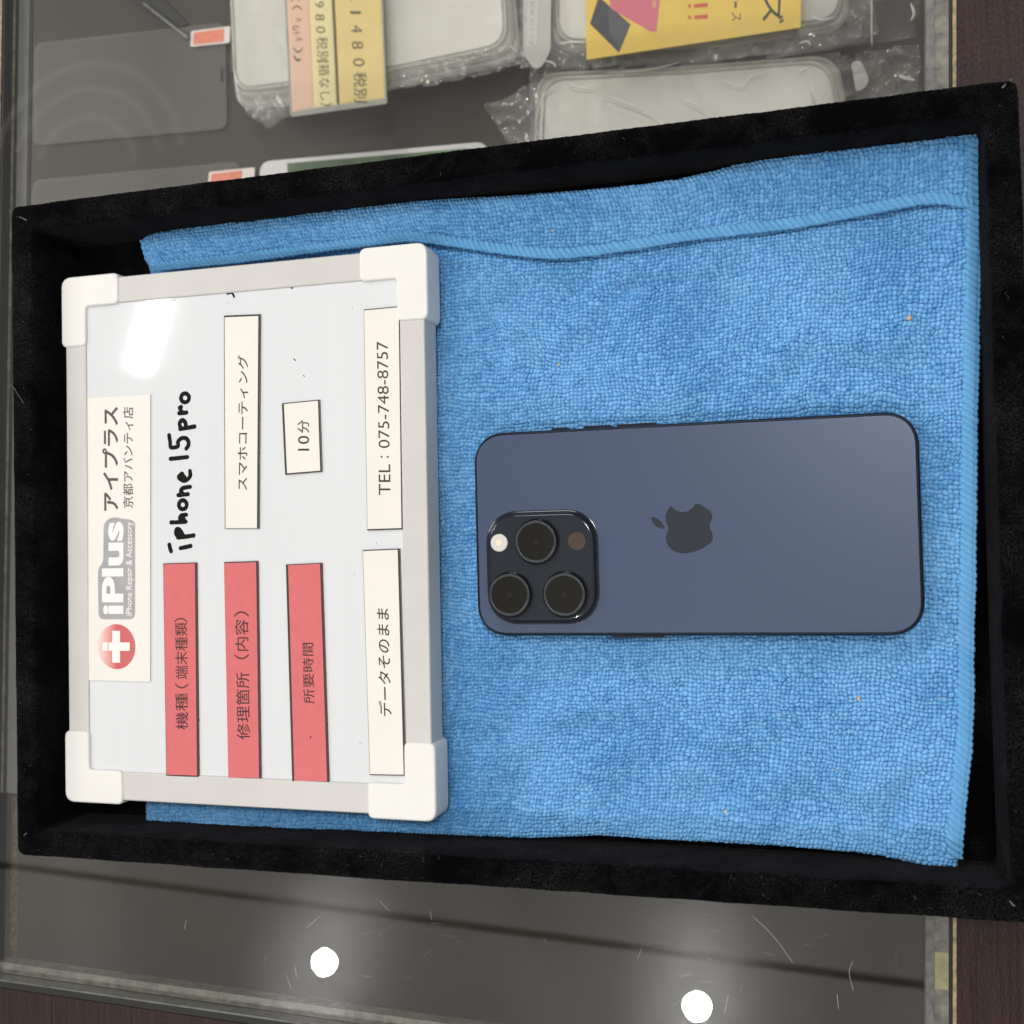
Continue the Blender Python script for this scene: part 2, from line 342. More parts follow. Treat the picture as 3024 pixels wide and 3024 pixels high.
M['bag'] = sheet_mat('clear_bag', (.96, .96, .95, 1), body=.07, body_color=(.75, .74, .69, 1), rough=.40, f0=.04, bump=.0002, bscale=40)
M['bag_dense'] = sheet_mat('folded_bag', (.96, .96, .95, 1), body=.17, body_color=(.70, .69, .64, 1), rough=.15, f0=.08, bump=.0002, bscale=50)
M['film'] = sheet_mat('protector_glass', (.9, .9, .88, 1), body=.042, body_color=(.8, .78, .73, 1), rough=.02, f0=.05)
M['yellow'] = mat('yellow_card', (.82, .57, .095, 1), .5, .04, 80)
M['price_yellow'] = mat('price_yellow', (.82, .65, .26, 1), .45, .04, 60)
M['price_pale'] = mat('price_pale_yellow', (.82, .71, .37, 1), .45)
M['price_pink'] = mat('price_pink', (.80, .52, .38, 1), .45)
M['price_ink'] = mat('price_ink', (.13, .095, .05, 1), .6)
M['sticker_orange'] = mat('sticker_orange', (.75, .23, .13, 1), .5, .15, 300)
M['sticker_white'] = mat('sticker_white', (.78, .72, .68, 1), .5)
M['box_white'] = mat('box_white', (.66, .655, .64, 1), .35)
M['green'] = mat('green_picture', (.07, .13, .06, 1), .3, .6, 35)
M['pink_case'] = mat('pink_print', (.68, .16, .22, 1), .5)
M['navy_case'] = mat('navy_print', (.045, .045, .06, 1), .5)
M['navy_light'] = mat('navy_print_light', (.085, .085, .105, 1), .5)
M['red_print'] = mat('red_print', (.62, .10, .05, 1), .5)
M['black_plastic'] = mat('black_plastic', (.010, .010, .011, 1), .4)
M['lint'] = mat('lint', (.55, .55, .52, 1), .8)
M['crumb'] = mat('crumb', (.75, .42, .16, 1), .6)
M['scratch'] = sheet_mat('glass_scratch', (1, 1, 1, 1), body=.38, body_color=(.7, .69, .64, 1), rough=.3, f0=.06)

M['ring_sheen'] = sheet_mat('painted_ring_sheen', (1, 1, 1, 1), body=.0035, body_color=(.75, .73, .68, 1), rough=.5, f0=.001)  # milky film that stands in for mirrored rings

# ================================================================== THE SETTING: counter with inset glass, shelf below
CA = math.radians(-1.9)                                     # the counter is turned a little to the tray
cR = P(2735, 1512, 0); cB = P(300, 2934, 0); cL = P(7, 300, 0)
ux = np.array([math.cos(CA), math.sin(CA)]); uy = np.array([-math.sin(CA), math.cos(CA)])
def CN(x, y): return ux * x + uy * y                        # counter axes -> world
gx1 = cR @ ux; gy0 = cB @ uy; gx0 = cL @ ux; gy1 = gy0 + 640
def cbox(x0, x1, y0, y1, z0, z1):
    V, f = box(x0, x1, y0, y1, z0, z1); q = V.copy(); q[:, :2] = V[:, :1] * ux + V[:, 1:2] * uy; return q, f
ZS = Z_PHONE - 250                                          # shelf top
v, f = cbox(gx0, gx1, gy0, gy1, -5, 0); gl = props(obj('glass_counter_top', v, f, M['glass']), kind='structure')
# scratches on the glass, each at its own place
S = []
for pts in ([(2222, 2706), (2262, 2742), (2300, 2785), (2342, 2845)], [(2519, 2838), (2508, 2866), (2512, 2895), (2520, 2925)], [(2472, 2935), (2476, 2980)],
            [(1895, 2800), (1882, 2835)], [(905, 2740), (945, 2705)], [(870, 2850), (876, 2885)], [(550, 2715), (545, 2745)], [(2150, 2940), (2140, 2990)],
            [(1270, 2690), (1274, 2715)], [(1605, 2770), (1615, 2785)], [(1120, 2660), (1150, 2690)], [(845, 2880), (860, 2920)]):
    q = catmull(PP(pts, 0.05), n=6); S.append(tube(np.c_[q, np.full(len(q), .05)], .075, 6, .25))
for k in range(50):
    cx_, cy_ = random.choice([(965, 2835), (2060, 2965), (1150, 2750), (2300, 2800)]); u0 = random.gauss(cx_, 130); v0 = random.gauss(cy_, 75)
    if v0 < 2650 + (u0 - 1000) * .07: continue
    a = random.gauss(0, .25) if random.random() < .75 else random.uniform(-1.5, 1.5); l = random.uniform(8, 45)
    q = PP([(u0, v0), (u0 + l * .5 * math.cos(a), v0 + l * .5 * math.sin(a) + 1), (u0 + l * math.cos(a), v0 + l * math.sin(a))], .05)
    if (q @ uy).min() < gy0 + 2 or (q @ ux).max() > gx1 - 2: continue
    S.append(tube(np.c_[q, np.full(3, .05)], random.uniform(.015, .04), 5, .25))
v, f = merge(S); obj('scratches', v, f, M['scratch'], gl, smooth=True)
# faint ring reflections painted as milky arcs on the glass, in feathered bands
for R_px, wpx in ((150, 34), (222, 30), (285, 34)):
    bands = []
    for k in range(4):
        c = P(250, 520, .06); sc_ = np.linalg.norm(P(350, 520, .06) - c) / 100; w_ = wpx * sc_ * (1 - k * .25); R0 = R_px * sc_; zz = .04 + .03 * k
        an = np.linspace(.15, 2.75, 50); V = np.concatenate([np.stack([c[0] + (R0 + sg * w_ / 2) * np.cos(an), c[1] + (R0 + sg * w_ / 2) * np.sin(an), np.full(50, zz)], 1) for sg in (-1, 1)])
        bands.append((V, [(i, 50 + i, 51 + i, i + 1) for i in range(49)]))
    v, f = merge(bands); obj('ring_reflection', v, f, M['ring_sheen'], gl)
# wooden frame round the glass, with the seal strip, gap and raw edge on the right and front
v, f = merge([cbox(gx1 + 9.2, gx1 + 200, gy0 - 260, gy1 + 60, -18, .6)]); props(obj('wooden_counter_top', v, f, M['wood'], origin=(0, 0, -18)), kind='structure')
v, f = cbox(gx0 - 300, gx1 + 9.2, gy0 - 260, gy0 - 3.6, -18, .2); q, f2 = v, f
o = props(obj('wooden_counter_front', v, f, M['wood'], origin=(0, 0, -18)), kind='structure')
v, f = cbox(gx0 - 14, gx0 - 1.2, gy0 - 3.5, gy1 + 60, -18, -.2); props(obj('counter_side_frame', v, f, M['tan_edge'], origin=(0, 0, -18)), kind='structure')
v, f = merge([cbox(gx1, gx1 + 6.9, gy0, gy1, -9, -.6), cbox(gx0, gx1, gy0 + .2, gy0 + 4.6, -11, -5.2), cbox(gx0 + .2, gx0 + 1.5, gy0 + 75, gy1, -6, -5.2)])
props(obj('glass_edge_seal', v, f, M['edge_seal'], origin=(0, 0, -11)), kind='structure')
v, f = cbox(gx0 + 3.0, gx0 + 8.4, gy0 + 75, gy1, -6, -5.4); props(obj('side_frame_strip', v, f, M['grey_frame'], origin=(0, 0, -14)), kind='structure')
v, f = merge([cbox(gx1 - .1, gx1 + 2.4, gy0, gy1, -.6, -.1), cbox(gx0, gx1, gy0 - .8, gy0 - .1, -5, .05)])
props(obj('glass_edge_line', v, f, M['edge_line'], origin=(0, 0, -5)), kind='structure')
v, f = merge([cbox(gx1 + 6.9, gx1 + 8.0, gy0 - 3, gy1, -12, -.9), cbox(gx0 - 1.1, gx1 + 6.8, gy0 - 3.5, gy0 - .9, -12, -.1), cbox(gx0 - 1.1, gx0 - .1, gy0, gy1, -12, -.6), cbox(gx0 + 1.5, gx0 + 3.0, gy0 + 75, gy1, -6, -5.5), cbox(gx0 + 8.4, gx0 + 9.9, gy0 + 75, gy1, -6, -5.5)])
props(obj('frame_gap', v, f, M['dark_gap'], origin=(0, 0, -14)), kind='structure')
v, f = cbox(gx1 + 8.05, gx1 + 9.15, gy0 - 3, gy1, -12, .45); props(obj('raw_wood_strip', v, f, M['tan_edge'], origin=(0, 0, -12)), kind='structure')
v, f = box(-900, 420, -640, 760, ZS - 18, ZS); props(obj('display_shelf', v, f, M['shelf'], origin=(0, 0, ZS - 18)), kind='structure')
q = (P(2771, 2812, 0) @ uy, P(2771, 2922, 0) @ uy); v, f = cbox(gx1 + 2.6, gx1 + 6.8, q[1], q[0], -6, -.45)
props(obj('foam_pad', v, f, mat('yellow_foam', (.26, .235, .13, 1), .6, .25, 300)), 'yellowish foam pad set in the seal strip at the right edge of the glass', 'foam pad')
# ceiling track that carries the two downlights mirrored in the glass
v, f = tube([(-2600, -676, 1752), (900, -855, 1752)], 8, 12, cap=False)
props(obj('lighting_track', v, f, mat('track_grey', (.32, .30, .26, 1), .5), origin=(-850, -765, 1752)), 'dark ceiling lighting track mirrored as a long line in the glass', 'lighting track')

# ================================================================== TRAY
TC = np.array([-74.9, 6.7]); TW, TH, TA = 355.0, 246.4, math.radians(-.11); TZ = 32.5; RW = 9.6
tray = thing('display_tray', 'black velvet display tray with raised rim on glass counter', 'tray', (TC[0], TC[1], 0))
def tray_rim():
    prof = []                                               # (inset from outer outline, z)
    prof.append((0, 0.3)); prof.append((0, TZ - 6))
    for i in range(5): a = math.pi / 2 * i / 4; prof.append((1.6 - 1.6 * math.cos(a), TZ - 1.6 + 1.6 * math.sin(a)))
    for t in np.linspace(.25, .8, 4): prof.append((RW * t, TZ + .25 * math.sin(math.pi * t)))
    for i in range(5): a = math.pi / 2 * i / 4; prof.append((RW - 1.4 + 1.4 * math.sin(a), TZ - 1.4 + 1.4 * math.cos(a)))
    for zz in (TZ - 6, TZ - 12, TZ - 19, 4.0): prof.append((RW + .1, zz))
    base = rrect(TW, TH, 3.2, 6)
    # resample densely along the outline
    out = []; k = len(base)
    for i in range(k):
        a, b = base[i], base[(i + 1) % k]; n = max(1, int(np.linalg.norm(b - a) / .45))
        for j in range(n): out.append(a + (b - a) * j / n)
    base = np.array(out); k = len(base); arc = np.arange(k)
    ctr = np.sign(base) * np.maximum(np.abs(base) - 0, 0)
    V = []
    for m_, (d, z) in enumerate(prof):
        hw, hh = TW / 2 - d, TH / 2 - d; rad = max(3.2 - d, .8)
        # same direction inset with mitred corners
        q = base.copy(); q[:, 0] = base[:, 0] * hw / (TW / 2); q[:, 1] = base[:, 1] * hh / (TH / 2)
        jit = vnoise(arc * .9, np.full(k, m_ * 3.7), 3) * .35 + vnoise(arc * .05, np.full(k, m_ * .2), 5) * .5
        nrm = np.stack([-(np.roll(base, -1, 0) - np.roll(base, 1, 0))[:, 1], (np.roll(base, -1, 0) - np.roll(base, 1, 0))[:, 0]], 1); nrm /= np.linalg.norm(nrm, axis=1, keepdims=True)
        s = 1.0 if z > 6 else 0.0
        q = q + nrm * (jit * s)[:, None]
        V.append(np.c_[q, z + jit * .5 * s])
    V = np.concatenate(V); Fc = []
    for j in range(len(prof) - 1):
        for i in range(k):
            i2 = (i + 1) % k; Fc.append((j * k + i, j * k + i2, (j + 1) * k + i2, (j + 1) * k + i))
    ca, sa = math.cos(TA), math.sin(TA); V[:, :2] = V[:, :2] @ np.array([[ca, sa], [-sa, ca]]) + TC
    return V, Fc
v, f = tray_rim(); obj('rim', v, f, M['velvet'], tray, auto=50)
v, f = prism(rrect(TW - 2 * RW + .6, TH - 2 * RW + .6, 1, 3, TC, TA), .5, 4.0, bottom=True); obj('floor_panel', v, f, M['velvet'], tray)
# frayed mitre seams at the corners
S = []
for pts in ([(27, 622), (31, 628)], [(58, 640), (78, 650)], [(78, 2461), (71, 2466)], [(50, 2513), (46, 2522)], [(2960, 258), (2970, 249)], [(2982, 238), (2996, 231)], [(2979, 2659), (2996, 2675)], [(30, 1136), (46, 1154), (70, 1190)]):
    q = catmull(PP(pts, TZ + .35), n=8); q = q + RNG.normal(0, .12, q.shape); S.append(tube(np.c_[q, np.full(len(q), TZ + .3) + RNG.normal(0, .05, len(q))], .2 if len(pts) == 2 else .12, 5, .7))
m_ = mat('worn_seam', (.13, .125, .12, 1), .8, .8, 900)
for v, f in S: obj('worn_seam', v, f, m_, tray, smooth=True)
# lint caught in the velvet
S = []
for k in range(95):
    side = random.random(); t = random.uniform(-.49, .49)
    if side < .42: x, y = t * TW, -TH / 2 + random.uniform(.8, 9)
    elif side < .62: x, y = t * TW, TH / 2 - random.uniform(.8, 9)
    elif side < .8: x, y = TW / 2 - random.uniform(.8, 9), t * TH
    else: x, y = -TW / 2 + random.uniform(.8, 9), t * TH
    x += TC[0]; y += TC[1]; a = random.uniform(0, 6.28); l = random.uniform(.3, 1.4)
    q = np.array([(x, y, TZ + .35), (x + l * .5 * math.cos(a), y + l * .5 * math.sin(a), TZ + .6), (x + l * math.cos(a + .5), y + l * math.sin(a + .5), TZ + .4)])
    S.append(tube(q, random.uniform(.03, .07), 4))
v, f = merge(S); o = obj('lint', v, f, mat('velvet_lint', (.07, .07, .075, 1), .9), tray); o['kind'] = 'stuff'

# ================================================================== CLOTH
Z_CL = 8.0                                                  # mean cloth level under the phone
def cloth():
    def curve(pts, zs, n):
        """photo points with a height each -> evenly spaced 3-D polyline"""
        p = np.array([[*P(u, v_, z), z] for (u, v_), z in zip(pts, zs)]); p = catmull(p, n=10)
        d = np.r_[0, np.cumsum(np.linalg.norm(np.diff(p[:, :2], axis=0), axis=1))]; t = np.linspace(0, d[-1], n)
        return np.stack([np.interp(t, d, p[:, i]) for i in range(3)], 1), d[-1]
    NX, NY = 1500, 1130
    top_px = [(404, 706), (450, 683), (560, 667), (647, 655), (807, 637), (983, 616), (1150, 597), (1300, 583), (1507, 572), (1740, 554), (1947, 531), (2076, 505), (2200, 475), (2392, 448), (2575, 426), (2733, 407), (2840, 394), (2884, 392)]
    bot_px = [(422, 2421), (466, 2427), (725, 2437), (983, 2443), (1119, 2451), (1285, 2459), (1455, 2466), (1569, 2470), (1700, 2466), (1776, 2465), (1921, 2475), (2000, 2480), (2150, 2488), (2300, 2497), (2455, 2512), (2552, 2520), (2649, 2539), (2727, 2555), (2816, 2563)]
    lef_px = [(422, 2421), (425, 2380), (427, 1900), (430, 1300), (436, 860), (436, 800), (418, 757), (404, 706)]
    rig_px = [(2816, 2563), (2832, 2543), (2843, 2388), (2855, 2272), (2863, 2194), (2867, 2039), (2874, 1600), (2880, 1250), (2884, 997), (2886, 900), (2892, 712), (2896, 562), (2900, 470), (2898, 416), (2884, 392)]
    T, Lx = curve(top_px, np.linspace(13, 20, len(top_px)), NX); B, _ = curve(bot_px, np.linspace(10, 13, len(bot_px)), NX)
    Lf, Ly = curve(lef_px, np.linspace(10, 13, len(lef_px)), NY); R_, _ = curve(rig_px, np.r_[np.linspace(13, 11, 5), np.full(5, 11), np.linspace(12, 20, 5)], NY)
    # denser sampling is not needed: Coons patch of the four edges
    s = np.linspace(0, 1, NX)[None, :, None]; t = np.linspace(0, 1, NY)[:, None, None]
    X = (1 - t) * B[None] + t * T[None] + (1 - s) * Lf[:, None] + s * R_[:, None] - ((1 - s) * (1 - t) * B[0] + s * (1 - t) * B[-1] + (1 - s) * t * T[0] + s * t * T[-1])
    U = np.linspace(0, Lx, NX)[None, :].repeat(NY, 0); W = np.linspace(0, Ly, NY)[:, None].repeat(NX, 1)
    x, y, ze = X[..., 0].copy(), X[..., 1].copy(), X[..., 2]
    # height: base level, lifted towards the edges that lean on the tray wall
    dE = np.minimum(np.minimum(U, Lx - U), np.minimum(W, Ly - W)); k = np.clip(dE / 16, 0, 1); k = k * k * (3 - 2 * k)
    base = Z_CL + 4.6 * vnoise(U / 36 + 3, W / 26 + 5, 11) + 2.4 * vnoise(U / 14, W / 12, 12) + 2.2 * vnoise((U + W) / 40, (U - W) / 11, 13)
    # creases
    def dent(px, amp, sx_, sy_, ang=0):
        c = P(*px, Z_CL); dx, dy = x - c[0], y - c[1]; ca, sa = math.cos(ang), math.sin(ang); a, b = dx * ca + dy * sa, -dx * sa + dy * ca
        return amp * np.exp(-(a / sx_) ** 2 - (b / sy_) ** 2)
    base += dent((1545, 625), -3.20, 5, 10, -.5) + dent((1590, 600), 2.40, 4, 10, -.5) + dent((2640, 2420), -3.00, 14, 4, 1.0) + dent((2700, 2350), 2.00, 14, 4, 1.0) + dent((1860, 850), -2.60, 16, 4, .15) + dent((1980, 800), 2.40, 18, 4, .2) + dent((1700, 2100), 1.80, 30, 5, .1) + dent((1500, 1000), 1.80, 5, 22, .3) + dent((1430, 1010), -1.80, 5, 22, .3)
    ph = np.exp(-np.maximum(np.abs(x) - 74, 0) ** 2 / 60 - np.maximum(np.abs(y) - 36, 0) ** 2 / 60); base = base * (1 - ph) + Z_CL * ph - .3 * ph
    # folded flap above the hem curve
    hq = catmull(PP(HEM_PX, 11.0), n=10); hy = np.interp(x, hq[:, 0], hq[:, 1]); dF = y - hy
    st = np.clip(dF / 1.2 + .5, 0, 1); base += 2.4 * st * st * (3 - 2 * st) - .8 * np.exp(-((dF + 1.5) / 1.5) ** 2)
    z = base * k + ze * (1 - k)
    # rounded fold along the edges
    e = np.clip(dE / 2.6, 0, 1); z = z - 4.2 * (1 - np.sqrt(np.clip(1 - (1 - e) ** 2, 0, 1)))
    # terry loops
    PITCH = 1.42
    wu = U / PITCH + 1.5 * vnoise(U / 17, W / 17, 21) + .8 * vnoise(U / 6, W / 6, 22); wv = W / PITCH + 1.5 * vnoise(U / 17 + 40, W / 17, 23) + .8 * vnoise(U / 6, W / 6 + 70, 24)
    iu, iv = np.floor(wu).astype(int), np.floor(wv).astype(int); best = np.full(U.shape, 9.0); sec = np.full(U.shape, 9.0); tone = np.zeros(U.shape); hgt = np.zeros(U.shape)
    G = np.random.default_rng(5).random((4, 512, 512))
    for a in (-1, 0, 1):
        for b in (-1, 0, 1):
            cu_, cv_ = iu + a, iv + b; g = G[:, cu_ % 512, cv_ % 512]
            du = (wu - (cu_ + .5 + (g[0] - .5) * .52)); dv = (wv - (cv_ + .5 + (g[1] - .5) * .52))
            d = (np.abs(du) ** 3.2 + np.abs(dv) ** 3.2) ** (1 / 3.2) * (1 + .25 * (g[2] - .5)); m = d < best
            sec = np.where(m, best, np.minimum(sec, d)); best = np.where(m, d, best); tone = np.where(m, g[3], tone); hgt = np.where(m, g[2], hgt)
    gap = np.clip((sec - best) / .21, 0, 1); gap = gap * gap * (3 - 2 * gap)
    loop = np.clip(1 - (best / .78) ** 3, 0, 1) * .35 + .65 * gap * (.75 + .4 * hgt)
    amp = 1.9 * np.clip(dE / .8, .4, 1); z = z + amp * (loop - .75)
    # loops stick out at the edges
    push = .9 * (loop - .45) * np.clip(1 - dE / 2.0, 0, 1)
    x += push * (np.where(U < 2, -1, 0) + np.where(Lx - U < 2, 1, 0)); y += push * (np.where(W < 2, -1, 0) + np.where(Ly - W < 2, 1, 0))
    return x, y, np.maximum(z, 4.25), tone, NX, NY
HEM_PX = [(380, 800), (450, 787), (700, 757), (900, 733), (1060, 713), (1200, 697), (1300, 707), (1403, 723), (1507, 738), (1621, 747), (1740, 736), (1869, 718), (2025, 692), (2283, 661), (2450, 632), (2600, 602), (2712, 584), (2787, 585), (2836, 597), (2900, 606)]
cl = thing('microfibre_cloth', 'folded blue terry cloth with stitched hem lying in black tray', 'cloth', (-60, 6, 4))
x, y, z, tone, NX, NY = cloth()
def grid_obj(name, x, y, z, tone, mt, parent):
    NY_, NX_ = x.shape; org = ORG[parent.name]; n = NX_ * NY_
    co = np.stack([x - org[0], y - org[1], z - org[2]], -1).reshape(-1) * MM
    i = np.arange(n).reshape(NY_, NX_); q = np.stack([i[:-1, :-1], i[:-1, 1:], i[1:, 1:], i[1:, :-1]], -1).reshape(-1, 4); nf = len(q)
    me = bpy.data.meshes.new(name); me.vertices.add(n); me.vertices.foreach_set('co', co.astype(np.float32)); me.loops.add(nf * 4); me.loops.foreach_set('vertex_index', q.reshape(-1).astype(np.int32))
    me.polygons.add(nf); me.polygons.foreach_set('loop_start', (np.arange(nf) * 4).astype(np.int32)); me.update(calc_edges=True); me.validate()
    if tone is not None:
        at = me.attributes.new('loop_tone', 'FLOAT', 'POINT'); at.data.foreach_set('value', tone.reshape(-1).astype(np.float32))
    me.shade_smooth(); me.materials.append(mt); o = link(bpy.data.objects.new(name, me)); o.parent = parent; ORG[o.name] = org; return o
grid_obj('cloth_sheet', x, y, z, tone, M['terry'], cl)
SX, SY, SZ = x, y, z
def surf_z(px, py):
    i = np.argmin((SX[::4, ::4] - px) ** 2 + (SY[::4, ::4] - py) ** 2); sh = SX[::4, ::4].shape; a, b = divmod(i, sh[1])
    return float(np.median(SZ[max(a * 4 - 3, 0):a * 4 + 4, max(b * 4 - 3, 0):b * 4 + 4]))
def hem(path2, zs, width, height, slant=1.3, period=2.1):
    """overlocked seam: a flattened half round with slanted stitches"""
    d = np.r_[0, np.cumsum(np.linalg.norm(np.diff(path2, axis=0), axis=1))]; n = int(d[-1] / .22); t = np.linspace(0, d[-1], n)
    p = np.stack([np.interp(t, d, path2[:, i]) for i in range(2)], 1); zz = np.interp(t, d, zs)
    T_ = np.gradient(p, axis=0); T_ /= np.linalg.norm(T_, axis=1, keepdims=True); Nn = np.stack([-T_[:, 1], T_[:, 0]], 1)
    m = 17; X = np.zeros((m, n)); Y = np.zeros((m, n)); Zz = np.zeros((m, n)); tn = np.zeros((m, n)); rr = np.random.default_rng(2).random(4000)
    for j in range(m):
        c = -1 + 2 * j / (m - 1); phs = t / period + slant * c * .45; st = np.abs(np.sin(math.pi * phs)) ** .6; cell = np.floor(phs).astype(int) % 4000
        wd = width / 2 * (1 + .20 * (st - .5) + .12 * (rr[cell] - .5))
        X[j] = p[:, 0] + Nn[:, 0] * c * wd; Y[j] = p[:, 1] + Nn[:, 1] * c * wd
        prof = math.sqrt(max(0, 1 - abs(c) ** 4.5)); groove = 1 - .35 * math.exp(-((c + .62) / .12) ** 2)
        Zz[j] = zz + height * (prof * groove - .35) + .85 * (st - .5) * prof + .25 * (rr[cell] - .5) * prof; tn[j] = rr[cell] * .8 + .1
    return X, Y, Zz, tn
hq = catmull(PP(HEM_PX, 12.0), n=14); hq = hq[(hq[:, 0] > P(445, 790, 12)[0]) & (hq[:, 0] < P(2872, 600, 12)[0])]
hz = np.array([surf_z(a, b + 2.2) for a, b in hq]); hz = np.convolve(np.pad(hz, 9, 'edge'), np.ones(19) / 19, 'valid')
X, Y, Zz, tn = hem(hq + np.array([0, 0]), hz + .2, 3.7, 1.05); grid_obj('stitched_hem', X, Y, Zz, tn, M['hem'], cl)
rq = np.stack([np.interp(np.linspace(0, 1, 120), np.linspace(0, 1, NY), SX[:, -1]), np.interp(np.linspace(0, 1, 120), np.linspace(0, 1, NY), SY[:, -1])], 1)[2:-1]; rq[:, 0] -= 1.7
rq[:, 0] = np.convolve(np.pad(rq[:, 0], 3, 'edge'), np.ones(7) / 7, 'valid')
rz = np.array([surf_z(a - 2.6, b) for a, b in rq]); rz = np.convolve(np.pad(rz, 7, 'edge'), np.ones(15) / 15, 'valid')
X, Y, Zz, tn = hem(rq, rz + .25, 4.7, 1.0, -1.3); grid_obj('stitched_hem', X, Y, Zz, tn, M['hem'], cl)
# crumbs on the cloth
def crumb(px, r, label, m, stretch=1.4, ang=0.5):
    c = P(*px, 9); zc = surf_z(*c) + .3; V = []; rr = np.random.default_rng(int(px[0]))
    v, f = lathe([(r * .3, -r * .5), (r * .85, -r * .2), (r, .1 * r), (r * .7, .5 * r), (r * .25, .75 * r)], (0, 0), 9); v = v * (1 + rr.normal(0, .1, v.shape)); v[:, 0] *= stretch
    ca, sa = math.cos(ang), math.sin(ang); v[:, :2] = v[:, :2] @ np.array([[ca, sa], [-sa, ca]]); v += [c[0], c[1], zc]
    props(obj('crumb', v, f, m, smooth=True), label, 'crumb', 'crumbs on the blue cloth')
crumb((2684, 941), .62, 'orange crumb on the blue cloth above the far end of the phone', M['crumb'], 1.5, 1.1)
crumb((2536, 2064), .55, 'tan crumb on blue cloth below far end of the phone', mat('crumb_tan', (.62, .45, .27, 1), .6), 1.5, 1.4)
crumb((1636, 685), .42, 'pale crumb on folded flap of the cloth just above the hem', mat('crumb_pale', (.50, .45, .38, 1), .6))
crumb((1650, 1076), .40, 'small golden crumb on cloth between the hem and the phone', mat('crumb_gold', (.70, .48, .18, 1), .6))
crumb((2142, 2398), .42, 'pale yellow crumb near lower edge of the cloth', mat('crumb_yellow', (.66, .62, .30, 1), .6), 1.8, 1.2)

S = []; rr_ = np.random.default_rng(4)
for px in ((2688, 452), (2430, 495), (2235, 912), (1840, 830), (2480, 2275), (2790, 2060), (1500, 2150), (1990, 2230), (2320, 2110)):
    c = P(*px, 10); zc = surf_z(*c) + .5; a = rr_.uniform(0, 3.14); l = rr_.uniform(.8, 2.6)
    q = catmull([(c[0], c[1], zc), (c[0] + l * .5 * math.cos(a), c[1] + l * .5 * math.sin(a), zc + .5), (c[0] + l * math.cos(a + .5), c[1] + l * math.sin(a + .5), zc + .1)], n=4); S.append(tube(q, .07, 5))
v, f = merge(S); o = obj('lint', v, f, M['lint'], cl); o['kind'] = 'stuff'
# ================================================================== PHONE
phone = thing('smartphone', 'dark blue smartphone lying face down on blue cloth', 'smartphone', (0, 0, Z_PHONE - 8.25))
ph0 = rrect(146.6, 70.6, 11.2, 14, power=2.25)
def ring_profile(poly, prof):
    p = ccw(poly); k = len(p); V = np.concatenate([np.c_[inset(p, d), np.full(k, z)] for d, z in prof]); Fc = []
    for j in range(len(prof) - 1):
        for i in range(k):
            i2 = (i + 1) % k; Fc.append((j * k + i, j * k + i2, (j + 1) * k + i2, (j + 1) * k + i))
    return V, Fc, k
zb = Z_PHONE - 8.25
v, f, k = ring_profile(ph0, [(1.4, zb), (.5, zb + .5), (.1, zb + 1.3), (0, zb + 2.2), (0, zb + 6.0), (.10, zb + 7.0), (.35, zb + 7.7), (.75, zb + 8.05), (1.05, zb + 8.06), (1.15, zb + 7.9)])
f.append(tuple(range(k))[::-1]); fr = obj('frame', v, f, M['phone_frame'], phone, smooth=True)
bk = inset(ccw(ph0), 1.15); v, f = prism(bk, zb + 7.4, zb + 8.25, .30, 5); obj('back_glass', v, f, M['phone_back'], phone, auto=40)
# camera plateau: one softly sloped rise of the back glass
pc = (P(1423, 1505, 17.6) + P(1774, 1855, 17.6)) / 2; pc = pc + np.array([.4, .2])
v, f, k = ring_profile(rrect(39.6, 39.0, 11.5, 14, pc, power=2.2), [(0, Z_PHONE + .02), (.35, Z_PHONE + .10), (.8, Z_PHONE + .40), (1.15, Z_PHONE + .95), (1.5, Z_PHONE + 1.45), (1.9, Z_PHONE + 1.68), (2.5, Z_PHONE + 1.72)])
f.append(tuple(range(len(v) - k, len(v)))); plat = obj('camera_plateau', v, f, M['plateau'], phone, auto=60)
zp = Z_PHONE + 1.72
for px in ((1582, 1600), (1504, 1757), (1666, 1756)):
    c = P(*px, zp + 1.9); R0 = 7.25
    v, f = lathe([(R0 + .75, zp), (R0 + .7, zp + .12), (R0 + .35, zp + .25), (R0 + .1, zp + .5), (R0, zp + .7), (R0, zp + 1.65), (R0 - .12, zp + 1.85), (R0 - .3, zp + 1.92)], c, 56); f.pop()
    br = obj('lens_barrel', v, f, M['lens_barrel'], phone, smooth=True)
    v, f = lathe([(R0 - .02, zp + 1.80), (R0 - .12, zp + 1.90), (R0 - .32, zp + 1.97), (R0 - .95, zp + 1.97), (R0 - 1.0, zp + 1.80)], c, 56); f.pop(); obj('lens_ring', v, f, M['lens_ring'], br, smooth=True)
    v, f = disc(c, R0 - .98, zp + 1.84, 56); obj('lens_glass', v, f, M['lens_glass'], br)
    v, f = merge([lathe([(.9, zp + 1.845), (.8, zp + 1.85), (.6, zp + 1.85), (.55, zp + 1.845)], c, 20), disc(c, .28, zp + 1.855, 12)]); obj('lens_core', v, f, M['lens_core'], br)
c = P(1474, 1603, zp + .1)
v, f = lathe([(3.05, zp + .01), (3.0, zp + .12), (2.6, zp + .22), (1.9, zp + .16), (1.3, zp + .12)], c, 32); fl = obj('flash', v, f, M['flash'], phone, smooth=True)
v, f = lathe([(1.15, zp + .13), (1.0, zp + .24), (.5, zp + .28)], c, 20); obj('flash_core', v, f, M['flash_core'], fl, smooth=True)
v, f = disc(P(1703, 1598, zp), 3.05, zp + .02, 36); obj('depth_sensor', v, f, M['sensor'], phone)
v, f = disc(P(1669, 1547, zp), .5, zp + .02, 14, .38); obj('microphone_hole', v, f, M['hole'], phone)
